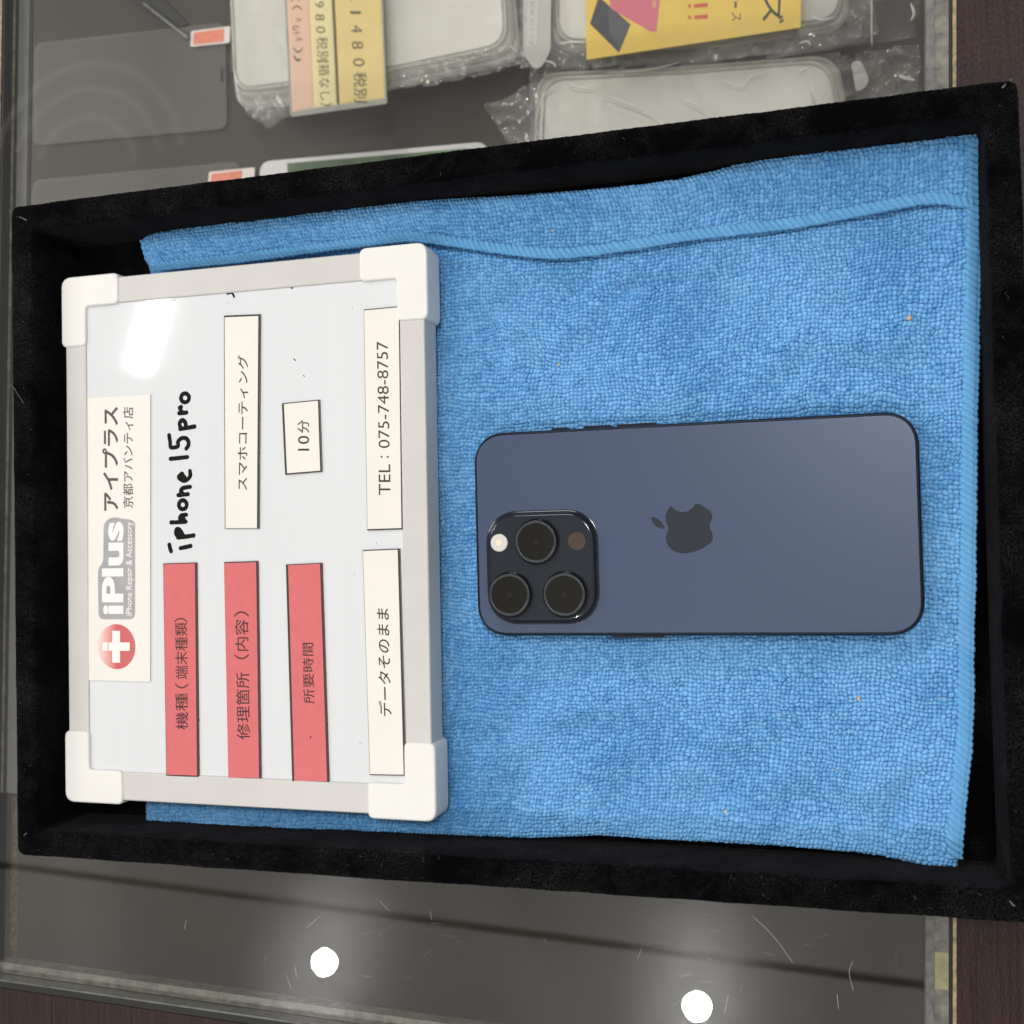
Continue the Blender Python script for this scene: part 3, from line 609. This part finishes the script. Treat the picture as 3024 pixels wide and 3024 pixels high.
# logo on the back
lz = np.array([(722, 518), (688, 560), (655, 615), (636, 680), (638, 740), (655, 800), (680, 862), (678, 915), (656, 970), (643, 1040), (655, 1110), (690, 1180), (745, 1233), (820, 1275), (900, 1291), (980, 1291), (1080, 1272), (1180, 1240), (1280, 1188), (1360, 1128), (1400, 1075), (1408, 1030), (1398, 970), (1375, 915), (1357, 860), (1365, 800), (1388, 750), (1399, 690), (1385, 640), (1350, 592), (1290, 550), (1220, 508), (1170, 488), (1120, 478)], float)
bite = np.array([(1120, 478), (1108, 508), (1068, 556), (1010, 598), (950, 616), (880, 616), (810, 588), (760, 552), (722, 518)], float)
leaf1 = np.array([(395, 702), (440, 705), (500, 725), (550, 762), (590, 808), (613, 855), (622, 893)], float); leaf2 = np.array([(622, 893), (580, 892), (530, 876), (480, 846), (440, 803), (412, 755), (395, 702)], float)
def zpix(a): return PP(np.c_[1850 + a[:, 0] * .18116, 1400 + a[:, 1] * .18116], Z_PHONE + .03)
body = zpix(np.concatenate([catmull(lz, n=5)[:-1], catmull(bite, n=5)[:-1]])); lf = zpix(np.concatenate([catmull(leaf1, n=5)[:-1], catmull(leaf2, n=5)[:-1]]))
body, lf = ccw(body), ccw(lf)
v, f = merge([(np.c_[body, np.full(len(body), Z_PHONE + .03)], [tuple(range(len(body)))]), (np.c_[lf, np.full(len(lf), Z_PHONE + .03)], [tuple(range(len(lf)))])])
obj('fruit_emblem', v, f, M['logo'], phone)
# side keys
for (a, b, s) in ((1631, 1681, 1), (1725, 1808, 1), (1823, 1943, 1), (1808, 1962, -1)):
    x0, x1 = P(a, 1270 if s > 0 else 1874, Z_PHONE - 4)[0], P(b, 1270 if s > 0 else 1874, Z_PHONE - 4)[0]
    v, f = prism(rrect(x1 - x0, 1.6, .5, 3, ((x0 + x1) / 2, s * (35.3 + .02))), Z_PHONE - 5.8, Z_PHONE - 2.6, .3, 2, bottom=True); obj('side_button', v, f, M['phone_button'], phone, auto=40)

# ================================================================== WHITEBOARD
BC = np.array([-161.4, 2.4]); BW, BH, BA = 150.0, 200.3, math.radians(-.34); ZB = 24.5; Z_P = 23.3; Z_R = 23.9
ca, sa = math.cos(BA), math.sin(BA); RB = np.array([[ca, sa], [-sa, ca]])
def bl(p): return (np.asarray(p, float) @ RB) + BC           # board axes -> world
def inv(p): return (np.asarray(p, float) - BC) @ RB.T
board = thing('whiteboard', 'small whiteboard with grey frame and four white corner caps', 'whiteboard', (BC[0], BC[1], 10))
xl = inv(P(258, 1500, Z_R))[0]; xr = inv(P(1186, 1500, Z_R))[0]; yt = inv(P(620, 870, Z_R))[1]; yb = inv(P(620, 2291, Z_R))[1]
v, f = prism(bl([(xl - 2, yb - 2), (xr + 2, yb - 2), (xr + 2, yt + 2), (xl - 2, yt + 2)]), 12.5, Z_P); obj('writing_panel', v, f, M['panel'], board)
X0, X1, Y0, Y1 = -BW / 2 + 1.5, BW / 2 - 1.5, -BH / 2 + 1.5, BH / 2 - 1.5
def rail(q):
    v, f = prism(bl(q), 12.6, Z_R, .8, 4, bottom=True); return obj('frame_rail', v, f, M['rail'], board, auto=45)
rail([(X0, Y0 + 6), (xl, Y0 + 6), (xl, Y1 - 6), (X0, Y1 - 6)]); rail([(xr, Y0 + 6), (X1, Y0 + 6), (X1, Y1 - 6), (xr, Y1 - 6)])
rail([(X0 + 6, yt), (X1 - 6, yt), (X1 - 6, Y1), (X0 + 6, Y1)]); rail([(X0 + 6, Y0), (X1 - 6, Y0), (X1 - 6, yb), (X0 + 6, yb)])
for sx_, sy_ in ((-1, 1), (1, 1), (-1, -1), (1, -1)):
    wx = (xl + BW / 2 + .3) if sx_ < 0 else (BW / 2 - xr + .5); wy = (BH / 2 - yt + .4) if sy_ > 0 else (yb + BH / 2 + .4); ax, ay = 25.5, 27.0
    L_ = np.array([(0, 0), (ax, 0), (ax, wy), (wx, wy), (wx, ay), (0, ay)], float)
    r_ = [4.2, 2.6, 2.2, 1.4, 2.2, 2.6]
    q = np.stack([sx_ * (BW / 2 - L_[:, 0]), sy_ * (BH / 2 - L_[:, 1])], 1)
    if area2(q) < 0: q = q[::-1]; r_ = r_[::-1]
    v, f = prism(bl(round_poly(q, r_, 6)), 12.0, ZB, .9, 5, bottom=True); obj('corner_cap', v, f, M['cap'], board, auto=45)
# hand-written marker line (strokes traced on the panel), and stray marks
def zq(a, oy=1200): return [(150 + X_ * .3623, oy + Y_ * .3623) for X_, Y_ in a]
def ringpts(c, r, ry=None): ry = ry or r; return [(c[0] + r * math.cos(t), c[1] + ry * math.sin(t)) for t in np.linspace(.3, 6.6, 14)]
strokes = [zq([(966, 1128), (972, 1155), (980, 1182)]), zq([(1058, 1156), (1100, 1147), (1140, 1138)]),
           zq([(1036, 1070), (1100, 1062), (1165, 1052)]), zq([(1045, 1070), (1022, 1040), (1024, 1004), (1044, 1002), (1066, 1028), (1082, 1062)]), zq([(1050, 1050), (1045, 1025)]),
           zq([(982, 946), (1050, 944), (1100, 940)]), zq([(1062, 938), (1052, 912), (1068, 888), (1104, 884)]), zq([(1085, 920), (1082, 910)]),
           zq(ringpts((1076, 802), 32, 36)),
           zq([(1040, 724), (1080, 720), (1118, 716)]), zq([(1078, 714), (1060, 690), (1078, 666), (1136, 656)]),
           zq([(1082, 606), (1078, 575), (1070, 548), (1052, 562), (1044, 580), (1078, 606), (1112, 596), (1136, 566), (1134, 526)]), zq([(1060, 580), (1090, 575)]),
           zq([(976, 428), (1045, 421), (1114, 413)]),
           zq([(964, 236), (972, 285), (980, 334), (1036, 326), (1036, 290), (1062, 262), (1096, 258), (1120, 282), (1122, 316), (1104, 344)]),
           zq([(1054, 184), (1110, 176), (1172, 164)]), zq([(1058, 178), (1050, 140), (1070, 112), (1094, 128), (1102, 166)]),
           zq([(1046, 1436), (1080, 1434), (1106, 1430)], 700), zq([(1072, 1430), (1056, 1402), (1062, 1384)], 700), zq([(1062, 1384), (1080, 1376), (1100, 1384)], 700) if 0 else zq([(1056, 1404), (1050, 1390)], 700),
           zq(ringpts((1094, 1311), 33, 36), 700)]
S = []
for s in strokes:
    q = PP(s, Z_P + .02); q = catmull(q, n=6); r = .82 * (1 + .10 * vnoise(np.arange(len(q)) * .35, np.zeros(len(q)), len(S)))
    S.append(tube(np.c_[q, np.full(len(q), Z_P + .02)], r, 10, .06 + .006 * (len(S) % 5)))
for s, r in ((zq([(1440, 462), (1472, 456), (1490, 474), (1494, 488)], 700), .42), ([(500, 893), (506, 888), (518, 885)], .12), ([(860, 846), (862, 850)], .45), ([(868, 1060), (872, 1064)], .22), ([(896, 1108), (899, 1112)], .15), ([(588, 2124), (590, 2128)], .16)):
    q = catmull(PP(s, Z_P + .02), n=4); S.append(tube(np.c_[q, np.full(len(q), Z_P + .02)], r, 7, .1))
for v, f in S: obj('marker_stroke', v, f, M['marker'], board, smooth=True)

rr_ = np.random.default_rng(12); S = []
for k_ in range(34):
    c = bl((rr_.uniform(xl + 3, xr - 3), rr_.uniform(yb + 3, yt - 3))); a = rr_.uniform(0, 6.28); l = rr_.choice([.1, .15, .3, .8])
    S.append(tube(np.array([(c[0], c[1], Z_P + .01), (c[0] + l * math.cos(a), c[1] + l * math.sin(a), Z_P + .01)]), rr_.uniform(.05, .11), 5, .1))
v, f = merge(S); o = obj('marker_specks', v, f, mat('marker_residue', (.30, .30, .31, 1), .6, .5, 500), board); o['kind'] = 'stuff'
# ---- magnetic strips on the board
ZT_ = 23.86
def strip(label, quad, face, lines=(), inkm=None, name='magnetic_strip', cat='magnetic strip', backing=None):
    q = PP(quad, ZT_); c = q.mean(0)          # quad: corners top-left, top-right, bottom-right, bottom-left in the picture
    t = thing(name, label, cat, (c[0], c[1], Z_P), 'magnetic strips on the whiteboard')
    v, f = prism(q, Z_P + .01, ZT_ - .12, bottom=True); obj('magnet_backing', v, f, backing or M['magnet'], t)
    v, f = prism(q + (c - q) * .004, ZT_ - .12, ZT_); obj('printed_face', v, f, face, t)
    S = []
    for (i, j, wd) in lines:                   # border line of width wd (mm) along the edge i -> j, on the face
        a, b = q[i], q[j]; d = (b - a) / np.linalg.norm(b - a); nrm = np.array([-d[1], d[0]])
        if nrm @ (c - a) < 0: nrm = -nrm
        a = a + d * .06 + nrm * .05; b = b - d * .06 + nrm * .05
        S.append((np.c_[ccw([a, b, b + nrm * wd, a + nrm * wd]), np.full(4, ZT_ + .02 + .004 * len(S))], [(0, 1, 2, 3)]))
    if S: v, f = merge(S); obj('border_line', v, f, M['magnet'], t)
    return t
def lettering(t, parts, m, name='lettering', z=ZT_ + .05):
    v, f = merge([text_mesh(*p[:1], *p[1:4], z, *(p[4:])) for p in parts]); return obj(name, v, f, m, t)
def up(s, y0, y1, x_foot, x_head, dx=0, **k):
    """text reading up the picture: foot of the letters at x_foot, head at x_head; dx = drift of x from start to end"""
    return (s, (x_foot, y0), (x_foot + dx, y1), (x_head, y0)) + tuple(k.get(n, d) for n, d in (('bold', 0.0), ('shear', 0.0), ('spacing', 1.0)))
t = strip('red strip at far left of board with black kanji and bracketed words', [(481.5, 1664), (581, 1661), (587.5, 2295), (490.5, 2292)], M['red'], ((0, 1, .25), (1, 2, .75), (2, 3, .5), (3, 0, .12)))
lettering(t, [up('機種', 2155, 2047, 556, 519, -2, bold=.003), up('（', 2033, 2018, 556, 517, 0), up('端末種類', 2005, 1838, 555, 518, -2, bold=.003), up('）', 1838, 1825, 553, 514, 0)], M['ink_red'])
t = strip('middle red strip, its kanji followed by a short bracketed word', [(661, 1660), (762, 1656.5), (771, 2299), (674, 2298)], M['red'], ((0, 1, .35), (1, 2, .75)))
lettering(t, [up('修理箇所', 2184, 1985, 739, 699, -3, bold=.003), up('（', 1947, 1931, 735, 692, 0), up('内容', 1922, 1829, 734, 694, -1, bold=.003), up('）', 1822, 1805, 735, 691, 0)], M['ink_red'])
t = strip('red strip beside the small time strip, four kanji and a black dot', [(843.8, 1667), (951, 1662), (972, 2309.7), (862.4, 2306.6)], M['red'], ((0, 1, .25), (1, 2, .75), (3, 0, .85)))
lettering(t, [up('所要時間', 2078, 1898, 929, 896, -4, bold=.003)], M['ink_red'])
c = P(917, 2177, ZT_); v, f = disc(c, .3, ZT_ + .04, 10, .45); obj('ink_dot', v, f, M['ink_red'], t)
t = strip('long white strip with katakana, above the middle red strip', [(661, 932), (769, 927.5), (765, 1561), (663.7, 1561)], M['paper'], ((0, 1, .6), (1, 2, .8), (3, 0, .25)))
lettering(t, [up('スマホコーティング', 1447.5, 1048.5, 731, 700, 2, bold=.006)], M['ink'])
t = strip('shortest white strip, black-bordered, with number ten', [(832, 1191), (944, 1180), (951, 1393), (841.6, 1402)], M['paper'], ((0, 1, .3), (1, 2, .65), (2, 3, .4), (3, 0, .8)))
lettering(t, [up('1', 1331, 1325, 913, 880, 0, bold=.004), up('0', 1311, 1287, 913, 880, 0, bold=.004), up('分', 1279, 1240, 913, 878, 0, bold=.004)], M['ink'])
t = strip('white strip with telephone number, one end under a corner cap', [(1074, 914), (1181, 904), (1189.5, 1563), (1084, 1566.5)], M['paper'], ((0, 1, .3), (1, 2, .45), (2, 3, .4), (3, 0, .1)))
lettering(t, [up('TEL', 1461.5, 1371, 1153, 1119, -1, bold=-.003), up('：', 1352, 1346, 1148, 1124, 0), up('075-748-8757', 1323, 1008, 1151, 1118, -6, bold=-.003)], M['ink'])
t = strip('white strip with hiragana along the board edge, lower end at corner cap', [(1070.5, 1624.6), (1181, 1620), (1199, 2291), (1091.7, 2289)], M['paper'], ((0, 1, .3), (1, 2, .8), (2, 3, .3), (3, 0, .1)))
lettering(t, [up('データそのまま', 2114.6, 1795.4, 1157, 1119, -9, bold=.006, shear=.12)], M['ink'])
# shop sign strip
t = strip('wide white shop sign strip with red cross emblem', [(259, 1174.6), (443.5, 1164.8), (443.1, 2013.7), (261.8, 2009.4)], M['paper_white'], (), name='shop_sign_strip', cat='sign', backing=M['paper_white'])
lettering(t, [up('アイプラス', 1508, 1201, 349, 302, 0, bold=.022), up('京都アバンティ店', 1500.7, 1201, 393.5, 363, 0, bold=.006)], M['ink_brown'])
zl = ZT_ + .03
def blob(px_poly, z_, r=4): return (np.c_[ccw(PP(round_poly(np.array(px_poly, float), r, 4), z_)), np.full(len(px_poly) * 5, z_)], [tuple(range(len(px_poly) * 5))])
v, f = blob([(399, 1536), (399, 1829), (291, 1829), (289, 1680), (305, 1660), (306, 1545), (330, 1526), (365, 1532)], zl, 18); obj('logo_backing', v, f, M['logo_grey'], t)
lettering(t, [up('iPlus', 1814, 1540, 365, 301, 0, bold=.035)], M['logo_white'], 'logo_word', zl + .03)
lettering(t, [up('iPhone Repair & Accessory', 1818, 1541, 395, 372, 0, bold=.002)], M['logo_white'], 'logo_caption', zl + .03)
cc = P(344, 1909.6, zl); rx_ = (P(399, 1909, zl) - P(288, 1909, zl))[0] / 2; ry_ = abs((P(344, 1976, zl) - P(344, 1843, zl))[1]) / 2
v, f = disc(cc, rx_, zl, 48, ry_); em = obj('round_emblem', v, f, M['logo_red'], t)
def prect(x0, x1, y0, y1, z_): return (np.c_[ccw(PP([(x0, y0), (x1, y0), (x1, y1), (x0, y1)], z_)), np.full(4, z_)], [(0, 1, 2, 3)])
v, f = merge([prect(331.5, 354.5, 1863, 1897, zl + .03), prect(331.5, 354.5, 1922, 1957, zl + .03), prect(321, 383, 1897.2, 1921.8, zl + .03), prect(303, 318, 1897, 1922, zl + .03)]); obj('cross', v, f, M['logo_white'], em)

# ================================================================== GOODS ON THE SHELF UNDER THE GLASS
def slab(poly_px, zt, th, r=1.2, rc=None):
    q = PP(poly_px, zt)
    if rc: q = round_poly(q, rc, 6)
    return prism(q, zt - th, zt, r, 4, bottom=True)
def crumple(poly_px, z_, amp, seed, step=2.2, scale=9.0):
    """crumpled film inside an outline on the shelf"""
    q = ccw(PP(poly_px, z_)); mn, mx = q.min(0), q.max(0); nx = int((mx[0] - mn[0]) / step) + 2; ny = int((mx[1] - mn[1]) / step) + 2
    gx, gy = np.meshgrid(np.linspace(mn[0], mx[0], nx), np.linspace(mn[1], mx[1], ny))
    ins = np.zeros(gx.shape, bool); j = len(q) - 1
    for i in range(len(q)):
        xi, yi, xj, yj = *q[i], *q[j]
        c = ((yi > gy) != (yj > gy)) & (gx < (xj - xi) * (gy - yi) / (yj - yi + 1e-9) + xi); ins ^= c; j = i
    rid = 1 - np.abs(2 * vnoise(gx / scale + seed, gy / scale * 1.3, seed)); rid2 = 1 - np.abs(2 * vnoise((gx + gy) / scale * 1.7, (gx - gy) / scale, seed + 1))
    zz = z_ + amp * (rid ** 3 + .6 * rid2 ** 3 - .5) + RNG.normal(0, amp * .01, gx.shape)
    V = np.stack([gx, gy, zz], -1).reshape(-1, 3); idx = np.arange(nx * ny).reshape(ny, nx); keep = ins[:-1, :-1] & ins[1:, 1:] & ins[:-1, 1:] & ins[1:, :-1]
    Fq = np.stack([idx[:-1, :-1], idx[:-1, 1:], idx[1:, 1:], idx[1:, :-1]], -1)[keep]
    used = np.unique(Fq); mp = -np.ones(nx * ny, int); mp[used] = np.arange(len(used)); return V[used], [tuple(mp[a]) for a in Fq]
# tempered-glass screen protectors
def protector(label, quad, tab, slot=None):
    c = PP(quad, ZS).mean(0); t = thing('screen_protector', label, 'screen protector', (c[0], c[1], ZS), 'screen protectors under the glass')
    v, f = slab(quad, ZS + 2.2, .6, .15, 7); obj('protector_glass', v, f, M['film'], t)
    v, f = slab(quad, ZS + .5, .4, 0, 7); obj('backing_film', v, f, mat('protector_backing', (.060, .050, .041, 1), .5, .08, 30), t)
    if slot: v, f = slab(slot, ZS + 2.5, .2, 0, 1); obj('earpiece_slot', v, f, M['black_plastic'], t)
    a, b = tab
    v, f = slab(a, ZS + 3.0, .4, 0, 1.2); tb = obj('pull_tab', v, f, M['sticker_white'], t)
    v, f = slab(b, ZS + 3.2, .15, 0, .6); obj('tab_print', v, f, M['sticker_orange'], tb)
protector('clear screen protector with orange pull tab lying fully in view', [(101, 128), (665, 65), (670, 380), (97, 430)], ([(564, 92), (680, 77), (678, 126), (562, 138)], [(572, 96), (662, 84), (660, 122), (570, 132)]), [(652, 200), (658, 199), (656, 240), (650, 241)])
protector('clear screen protector mostly hidden by the tray edge', [(95, 532), (710, 476), (716, 800), (90, 850)], ([(617, 508), (752, 494), (750, 540), (614, 560)], [(624, 513), (715, 503), (712, 556), (620, 560)]))
# clear stand edge; a dark slab stands in for its shadow
c = P(470, 50, ZS); t = thing('display_stand_leg', 'thin stand leg with bright clear edge and painted shadow strip near screen protector', 'display stand', (c[0], c[1], ZS))
v, f = slab([(290, -70), (425, -60), (556, 72), (500, 84)], ZS + 1.4, 1.4, .3); obj('stand_shadow', v, f, M['black_plastic'], t)
v, f = slab([(418, 8), (424, 6), (556, 108), (548, 112)], ZS + 5.5, 3.0, .5); obj('clear_edge', v, f, mat('clear_acrylic_edge', (.22, .215, .20, 1), .3, .3, 200), t)
# first stack of clear cases in a bag
def case_stack(label, layers, bag_px, z0, dense_px, seed, cat='phone cases'):
    c = PP(layers[0], z0).mean(0); t = thing('phone_case_stack', label, cat, (c[0], c[1], ZS), 'bagged clear cases under the glass')
    for i, L_ in enumerate(layers):
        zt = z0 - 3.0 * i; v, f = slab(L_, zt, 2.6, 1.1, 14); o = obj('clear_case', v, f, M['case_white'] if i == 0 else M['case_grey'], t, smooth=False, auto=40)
        q = ccw(round_poly(PP(L_, zt), 14, 6)); r_ = inset(q, 1.8); 
        path = np.c_[np.r_[r_, r_[:1]], np.full(len(r_) + 1, zt + .3)]; v, f = tube(path, .7, 6, cap=False); obj('case_lip', v, f, M['case_grey'], o, smooth=True)
    v, f = crumple(bag_px, z0 + 3, 2.2, seed, 2.2, 30.0); obj('plastic_bag', v, f, M['bag'], t)
    for k, dp in enumerate(dense_px): v, f = crumple(dp, z0 - 2 + 2 * k, 4.2, seed + 5 + k, .9, 17); obj('bag_fold', v, f, M['bag_dense'], t)
    return t
L0 = np.array([(672, -150), (1480, -170), (1500, 135), (1100, 218), (690, 272)], float)
case_stack('stack of milky clear phone cases under the price card', [L0.tolist(), (L0 + [[4, 0], [14, 0], [24, 22], [4, 26], [2, 26]]).tolist(), (L0 + [[6, 0], [24, 0], [40, 44], [10, 52], [6, 56]]).tolist()],
           [(668, -160), (1560, -180), (1560, 170), (1330, 225), (1010, 300), (880, 340), (790, 378), (735, 340), (700, 290), (676, 180)], ZS + 24,
           [[(690, 262), (850, 250), (880, 335), (790, 380), (735, 345)], [(1120, 215), (1500, 130), (1560, 60), (1570, 190), (1300, 250), (1120, 262)]], 31)
# second stack, under the yellow card
L1 = np.array([(1640, -170), (2480, -230), (2490, 60), (2100, 110), (1640, 128)], float)
case2 = case_stack('bag of clear phone cases under yellow sign card', [L1.tolist(), (L1 + [[-14, 0], [16, 0], [20, 24], [0, 26], [-10, 26]]).tolist()],
           [(1590, -180), (2720, -230), (2716, 110), (2520, 150), (2000, 200), (1600, 205)], ZS + 22,
           [[(1560, 120), (1730, 128), (2100, 118), (2480, 66), (2560, 120), (2300, 165), (1800, 200), (1560, 230)], [(2490, -60), (2560, -80), (2600, 100), (2500, 120)], [(1530, -40), (1600, -40), (1610, 200), (1540, 210)]], 47)
# third case, partly behind the tray
L2 = np.array([(1600, 228), (2050, 205), (2450, 172), (2500, 420), (1590, 520)], float)
case3 = case_stack('clear phone case in bag, half hidden behind the tray', [L2.tolist(), (L2 + [[-18, -14], [0, -14], [22, -14], [24, 0], [-16, 0]]).tolist()],
           [(1560, 214), (1660, 205), (2100, 180), (2480, 150), (2560, 170), (2720, 190), (2716, 420), (1560, 540)], ZS + 16,
           [[(1425, 310), (1480, 300), (1590, 240), (1600, 470), (1530, 480), (1470, 380)], [(2520, 160), (2720, 120), (2716, 330), (2620, 400), (2530, 330)]], 59)
M['crease_glint'] = mat('crease_glint', (.80, .79, .75, 1), .15)  # white colour puts the bright glints into the film creases
def glint_ridge(t, pts, z_, rad):
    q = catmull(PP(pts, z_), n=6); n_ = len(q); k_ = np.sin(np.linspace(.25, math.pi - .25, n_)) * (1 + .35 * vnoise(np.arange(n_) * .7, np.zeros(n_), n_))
    v, f = tube(np.c_[q, np.full(n_, z_)], rad * k_, 7, .6); obj('crease_glint', v, f, M['crease_glint'], t, smooth=True)
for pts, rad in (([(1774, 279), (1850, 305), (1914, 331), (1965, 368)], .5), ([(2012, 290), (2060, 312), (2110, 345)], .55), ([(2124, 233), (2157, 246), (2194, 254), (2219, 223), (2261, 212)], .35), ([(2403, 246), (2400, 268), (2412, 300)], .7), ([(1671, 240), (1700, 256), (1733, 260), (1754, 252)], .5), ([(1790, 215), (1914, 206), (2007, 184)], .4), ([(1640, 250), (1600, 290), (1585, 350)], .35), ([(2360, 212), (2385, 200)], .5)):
    glint_ridge(case3, pts, ZS + 21, rad)
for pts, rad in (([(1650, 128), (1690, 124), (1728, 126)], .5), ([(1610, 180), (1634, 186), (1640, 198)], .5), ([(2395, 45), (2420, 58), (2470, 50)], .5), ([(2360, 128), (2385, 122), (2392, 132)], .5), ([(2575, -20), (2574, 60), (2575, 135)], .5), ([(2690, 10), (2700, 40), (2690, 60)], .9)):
    glint_ridge(case2, pts, ZS + 29, rad)
v, f = slab([(2513, 184), (2541, 177), (2556, 205), (2567, 240), (2552, 262), (2528, 272), (2520, 225)], ZS + 20, .4, .1, 3); obj('flap_highlight', v, f, mat('flap_highlight', (.66, .65, .61, 1), .2, .2, 120), case3)  # white slab painted as the bright highlight on the bag
v, f = slab([(2650, 218), (2700, 232), (2702, 240), (2660, 232)], ZS + 20, .3, .1, 2); obj('flap_highlight', v, f, M['crease_glint'], case3)
# price card
ZC = ZS + 33
c = P(985, 150, ZC); t = thing('price_card', 'pink and yellow price card in a clear sleeve', 'price card', (c[0], c[1], ZC - 1))
v, f = slab([(834, -120), (1126, -120), (1142, 292), (1143, 306), (862, 345), (856, 335)], ZC, .8, .2, 1.2); obj('card_sleeve', v, f, mat('card_sleeve', (.36, .36, .33, 1), .25, .1, 80), t)
v, f = slab([(841, -118), (908, -118), (928, 318), (863, 331)], ZC + .3, .28); obj('pink_column', v, f, M['price_pink'], t)
v, f = slab([(908, -118), (976, -118), (996, 309), (928, 318)], ZC + .3, .28); obj('pale_column', v, f, M['price_pale'], t)
v, f = slab([(981, -118), (1121, -118), (1136, 290), (1001, 308)], ZC + .3, .28); obj('yellow_column', v, f, M['price_yellow'], t)
v, f = slab([(976, -118), (981, -118), (1001, 308), (996, 309)], ZC + .32, .2); obj('divider_line', v, f, M['price_ink'], t)
def down(s, y0, y1, x_foot, x_head, dx=0, bold=0.0): return (s, (x_foot, y0), (x_foot + dx, y1), (x_head, y0), bold)
lettering(t, [down('、', -12, 2, 1034, 1046), down('1', 33, 41, 1034, 1066), down('4', 74, 97, 1037, 1070, 1), down('8', 122, 145, 1039, 1072, 1), down('0', 172, 196, 1042, 1076, 1), down('税別', 212, 302, 1043, 1082, 3, .005),
              down('9', 4, 22, 930, 956), down('8', 42, 61, 931, 958, 1), down('0', 78, 98, 933, 960, 1), down('税別', 108, 184, 934, 968, 3), down('（箱なし）', 176, 312, 938, 972, 8)], M['price_ink'], z=ZC + .4)
lettering(t, [down('く', -20, 6, 860, 884), down('（', 16, 32, 862, 892), down('^', 52, 64, 874, 890), down('ω', 76, 100, 864, 884), down('^', 110, 122, 874, 892), down('）', 138, 156, 866, 894), down('♪', 164, 184, 868, 890)], M['price_ink'], 'face_mark', ZC + .4)
# yellow sign card
ZY = ZS + 32
c = P(2050, 60, ZY); t = thing('sign_card', 'yellow card with pink and navy phone case pictures', 'sign card', (c[0], c[1], ZY - 1))
v, f = slab([(1728, -120), (2366, -150), (2365, 81), (1732, 176)], ZY, .8, .1); obj('card', v, f, M['yellow'], t)
z1 = ZY + .06
v, f = blob([(1768, -10), (1862, 72), (1828, 156), (1742, 70)], z1, 1.0); pc1 = obj('case_picture', v, f, M['navy_case'], t)
v, f = blob([(1796, 20), (1858, 74), (1829, 148), (1800, 90)], z1 + .04, .8); obj('case_sheen', v, f, M['navy_light'], pc1)
v, f = blob([(1790, -60), (1955, -60), (1938, 94), (1920, 92), (1804, 26)], z1 + .09, 2.0); pc2 = obj('case_picture', v, f, M['pink_case'], t)
v, f = blob([(1926, 2), (1938, 2), (1936, 24), (1926, 22)], z1 + .13, .8); obj('case_detail', v, f, mat('peach_print', (.75, .35, .20, 1), .5), pc2)
S = []
for yy in (17, 51):
    S.append(blob([(2050, yy - 5), (2090, yy - 9), (2090, yy + 4), (2050, yy + 6)], z1, .5)); S.append(blob([(2032, yy - 4), (2041, yy - 5), (2041, yy + 5), (2032, yy + 6)], z1, .5))
v, f = merge(S); obj('exclamation_marks', v, f, M['red_print'], t)
lettering(t, [down('ー', 4, 24, 2168, 2176, 0, .02), down('ス', 36, 62, 2160, 2188, 0, .006)], M['price_ink'], z=z1)
lettering(t, [down('ズ', -16, 70, 2254, 2318, -4, .012)], mat('sign_black', (.02, .018, .012, 1), .5), 'large_lettering', z1)
# barcode slip
c = P(1590, 100, ZS + 28); t = thing('barcode_slip', 'white paper slip with faint barcode between two bagged cases', 'paper slip', (c[0], c[1], ZS + 26))
v, f = slab([(1545, -80), (1628, -80), (1626, 150), (1600, 198), (1575, 204), (1546, 160)], ZS + 28, .5, .1, 3); obj('slip', v, f, mat('slip_paper', (.50, .49, .45, 1), .5), t)
v, f = slab([(1560, -60), (1594, -60), (1584, 130), (1556, 138)], ZS + 28.1, .08, 0); obj('barcode_patch', v, f, mat('slip_patch', (.58, .57, .54, 1), .5), t)
S = []; yy = -40
while yy < 126:
    h_ = random.choice((2, 3, 5)); S.append(prect(1566 - yy * .03, 1580 - yy * .03, yy, yy + h_, ZS + 28.16)); yy += h_ + random.choice((4, 6, 14))
v, f = merge(S); obj('bars', v, f, mat('faint_bars', (.36, .36, .34, 1), .6), t)
# white-bordered picture box by the tray
c = P(1080, 520, ZS + 12); t = thing('picture_box', 'white-bordered box with green picture cut off by tray', 'box', (c[0], c[1], ZS))
v, f = slab([(764, 476), (1440, 416), (1470, 800), (780, 860)], ZS + 12, 12, 1.0, 8); obj('box_lid', v, f, M['box_white'], t, auto=40)
v, f = slab([(848, 482), (1380, 438), (1400, 780), (860, 820)], ZS + 12.2, .15, 0); obj('picture', v, f, M['green'], t)
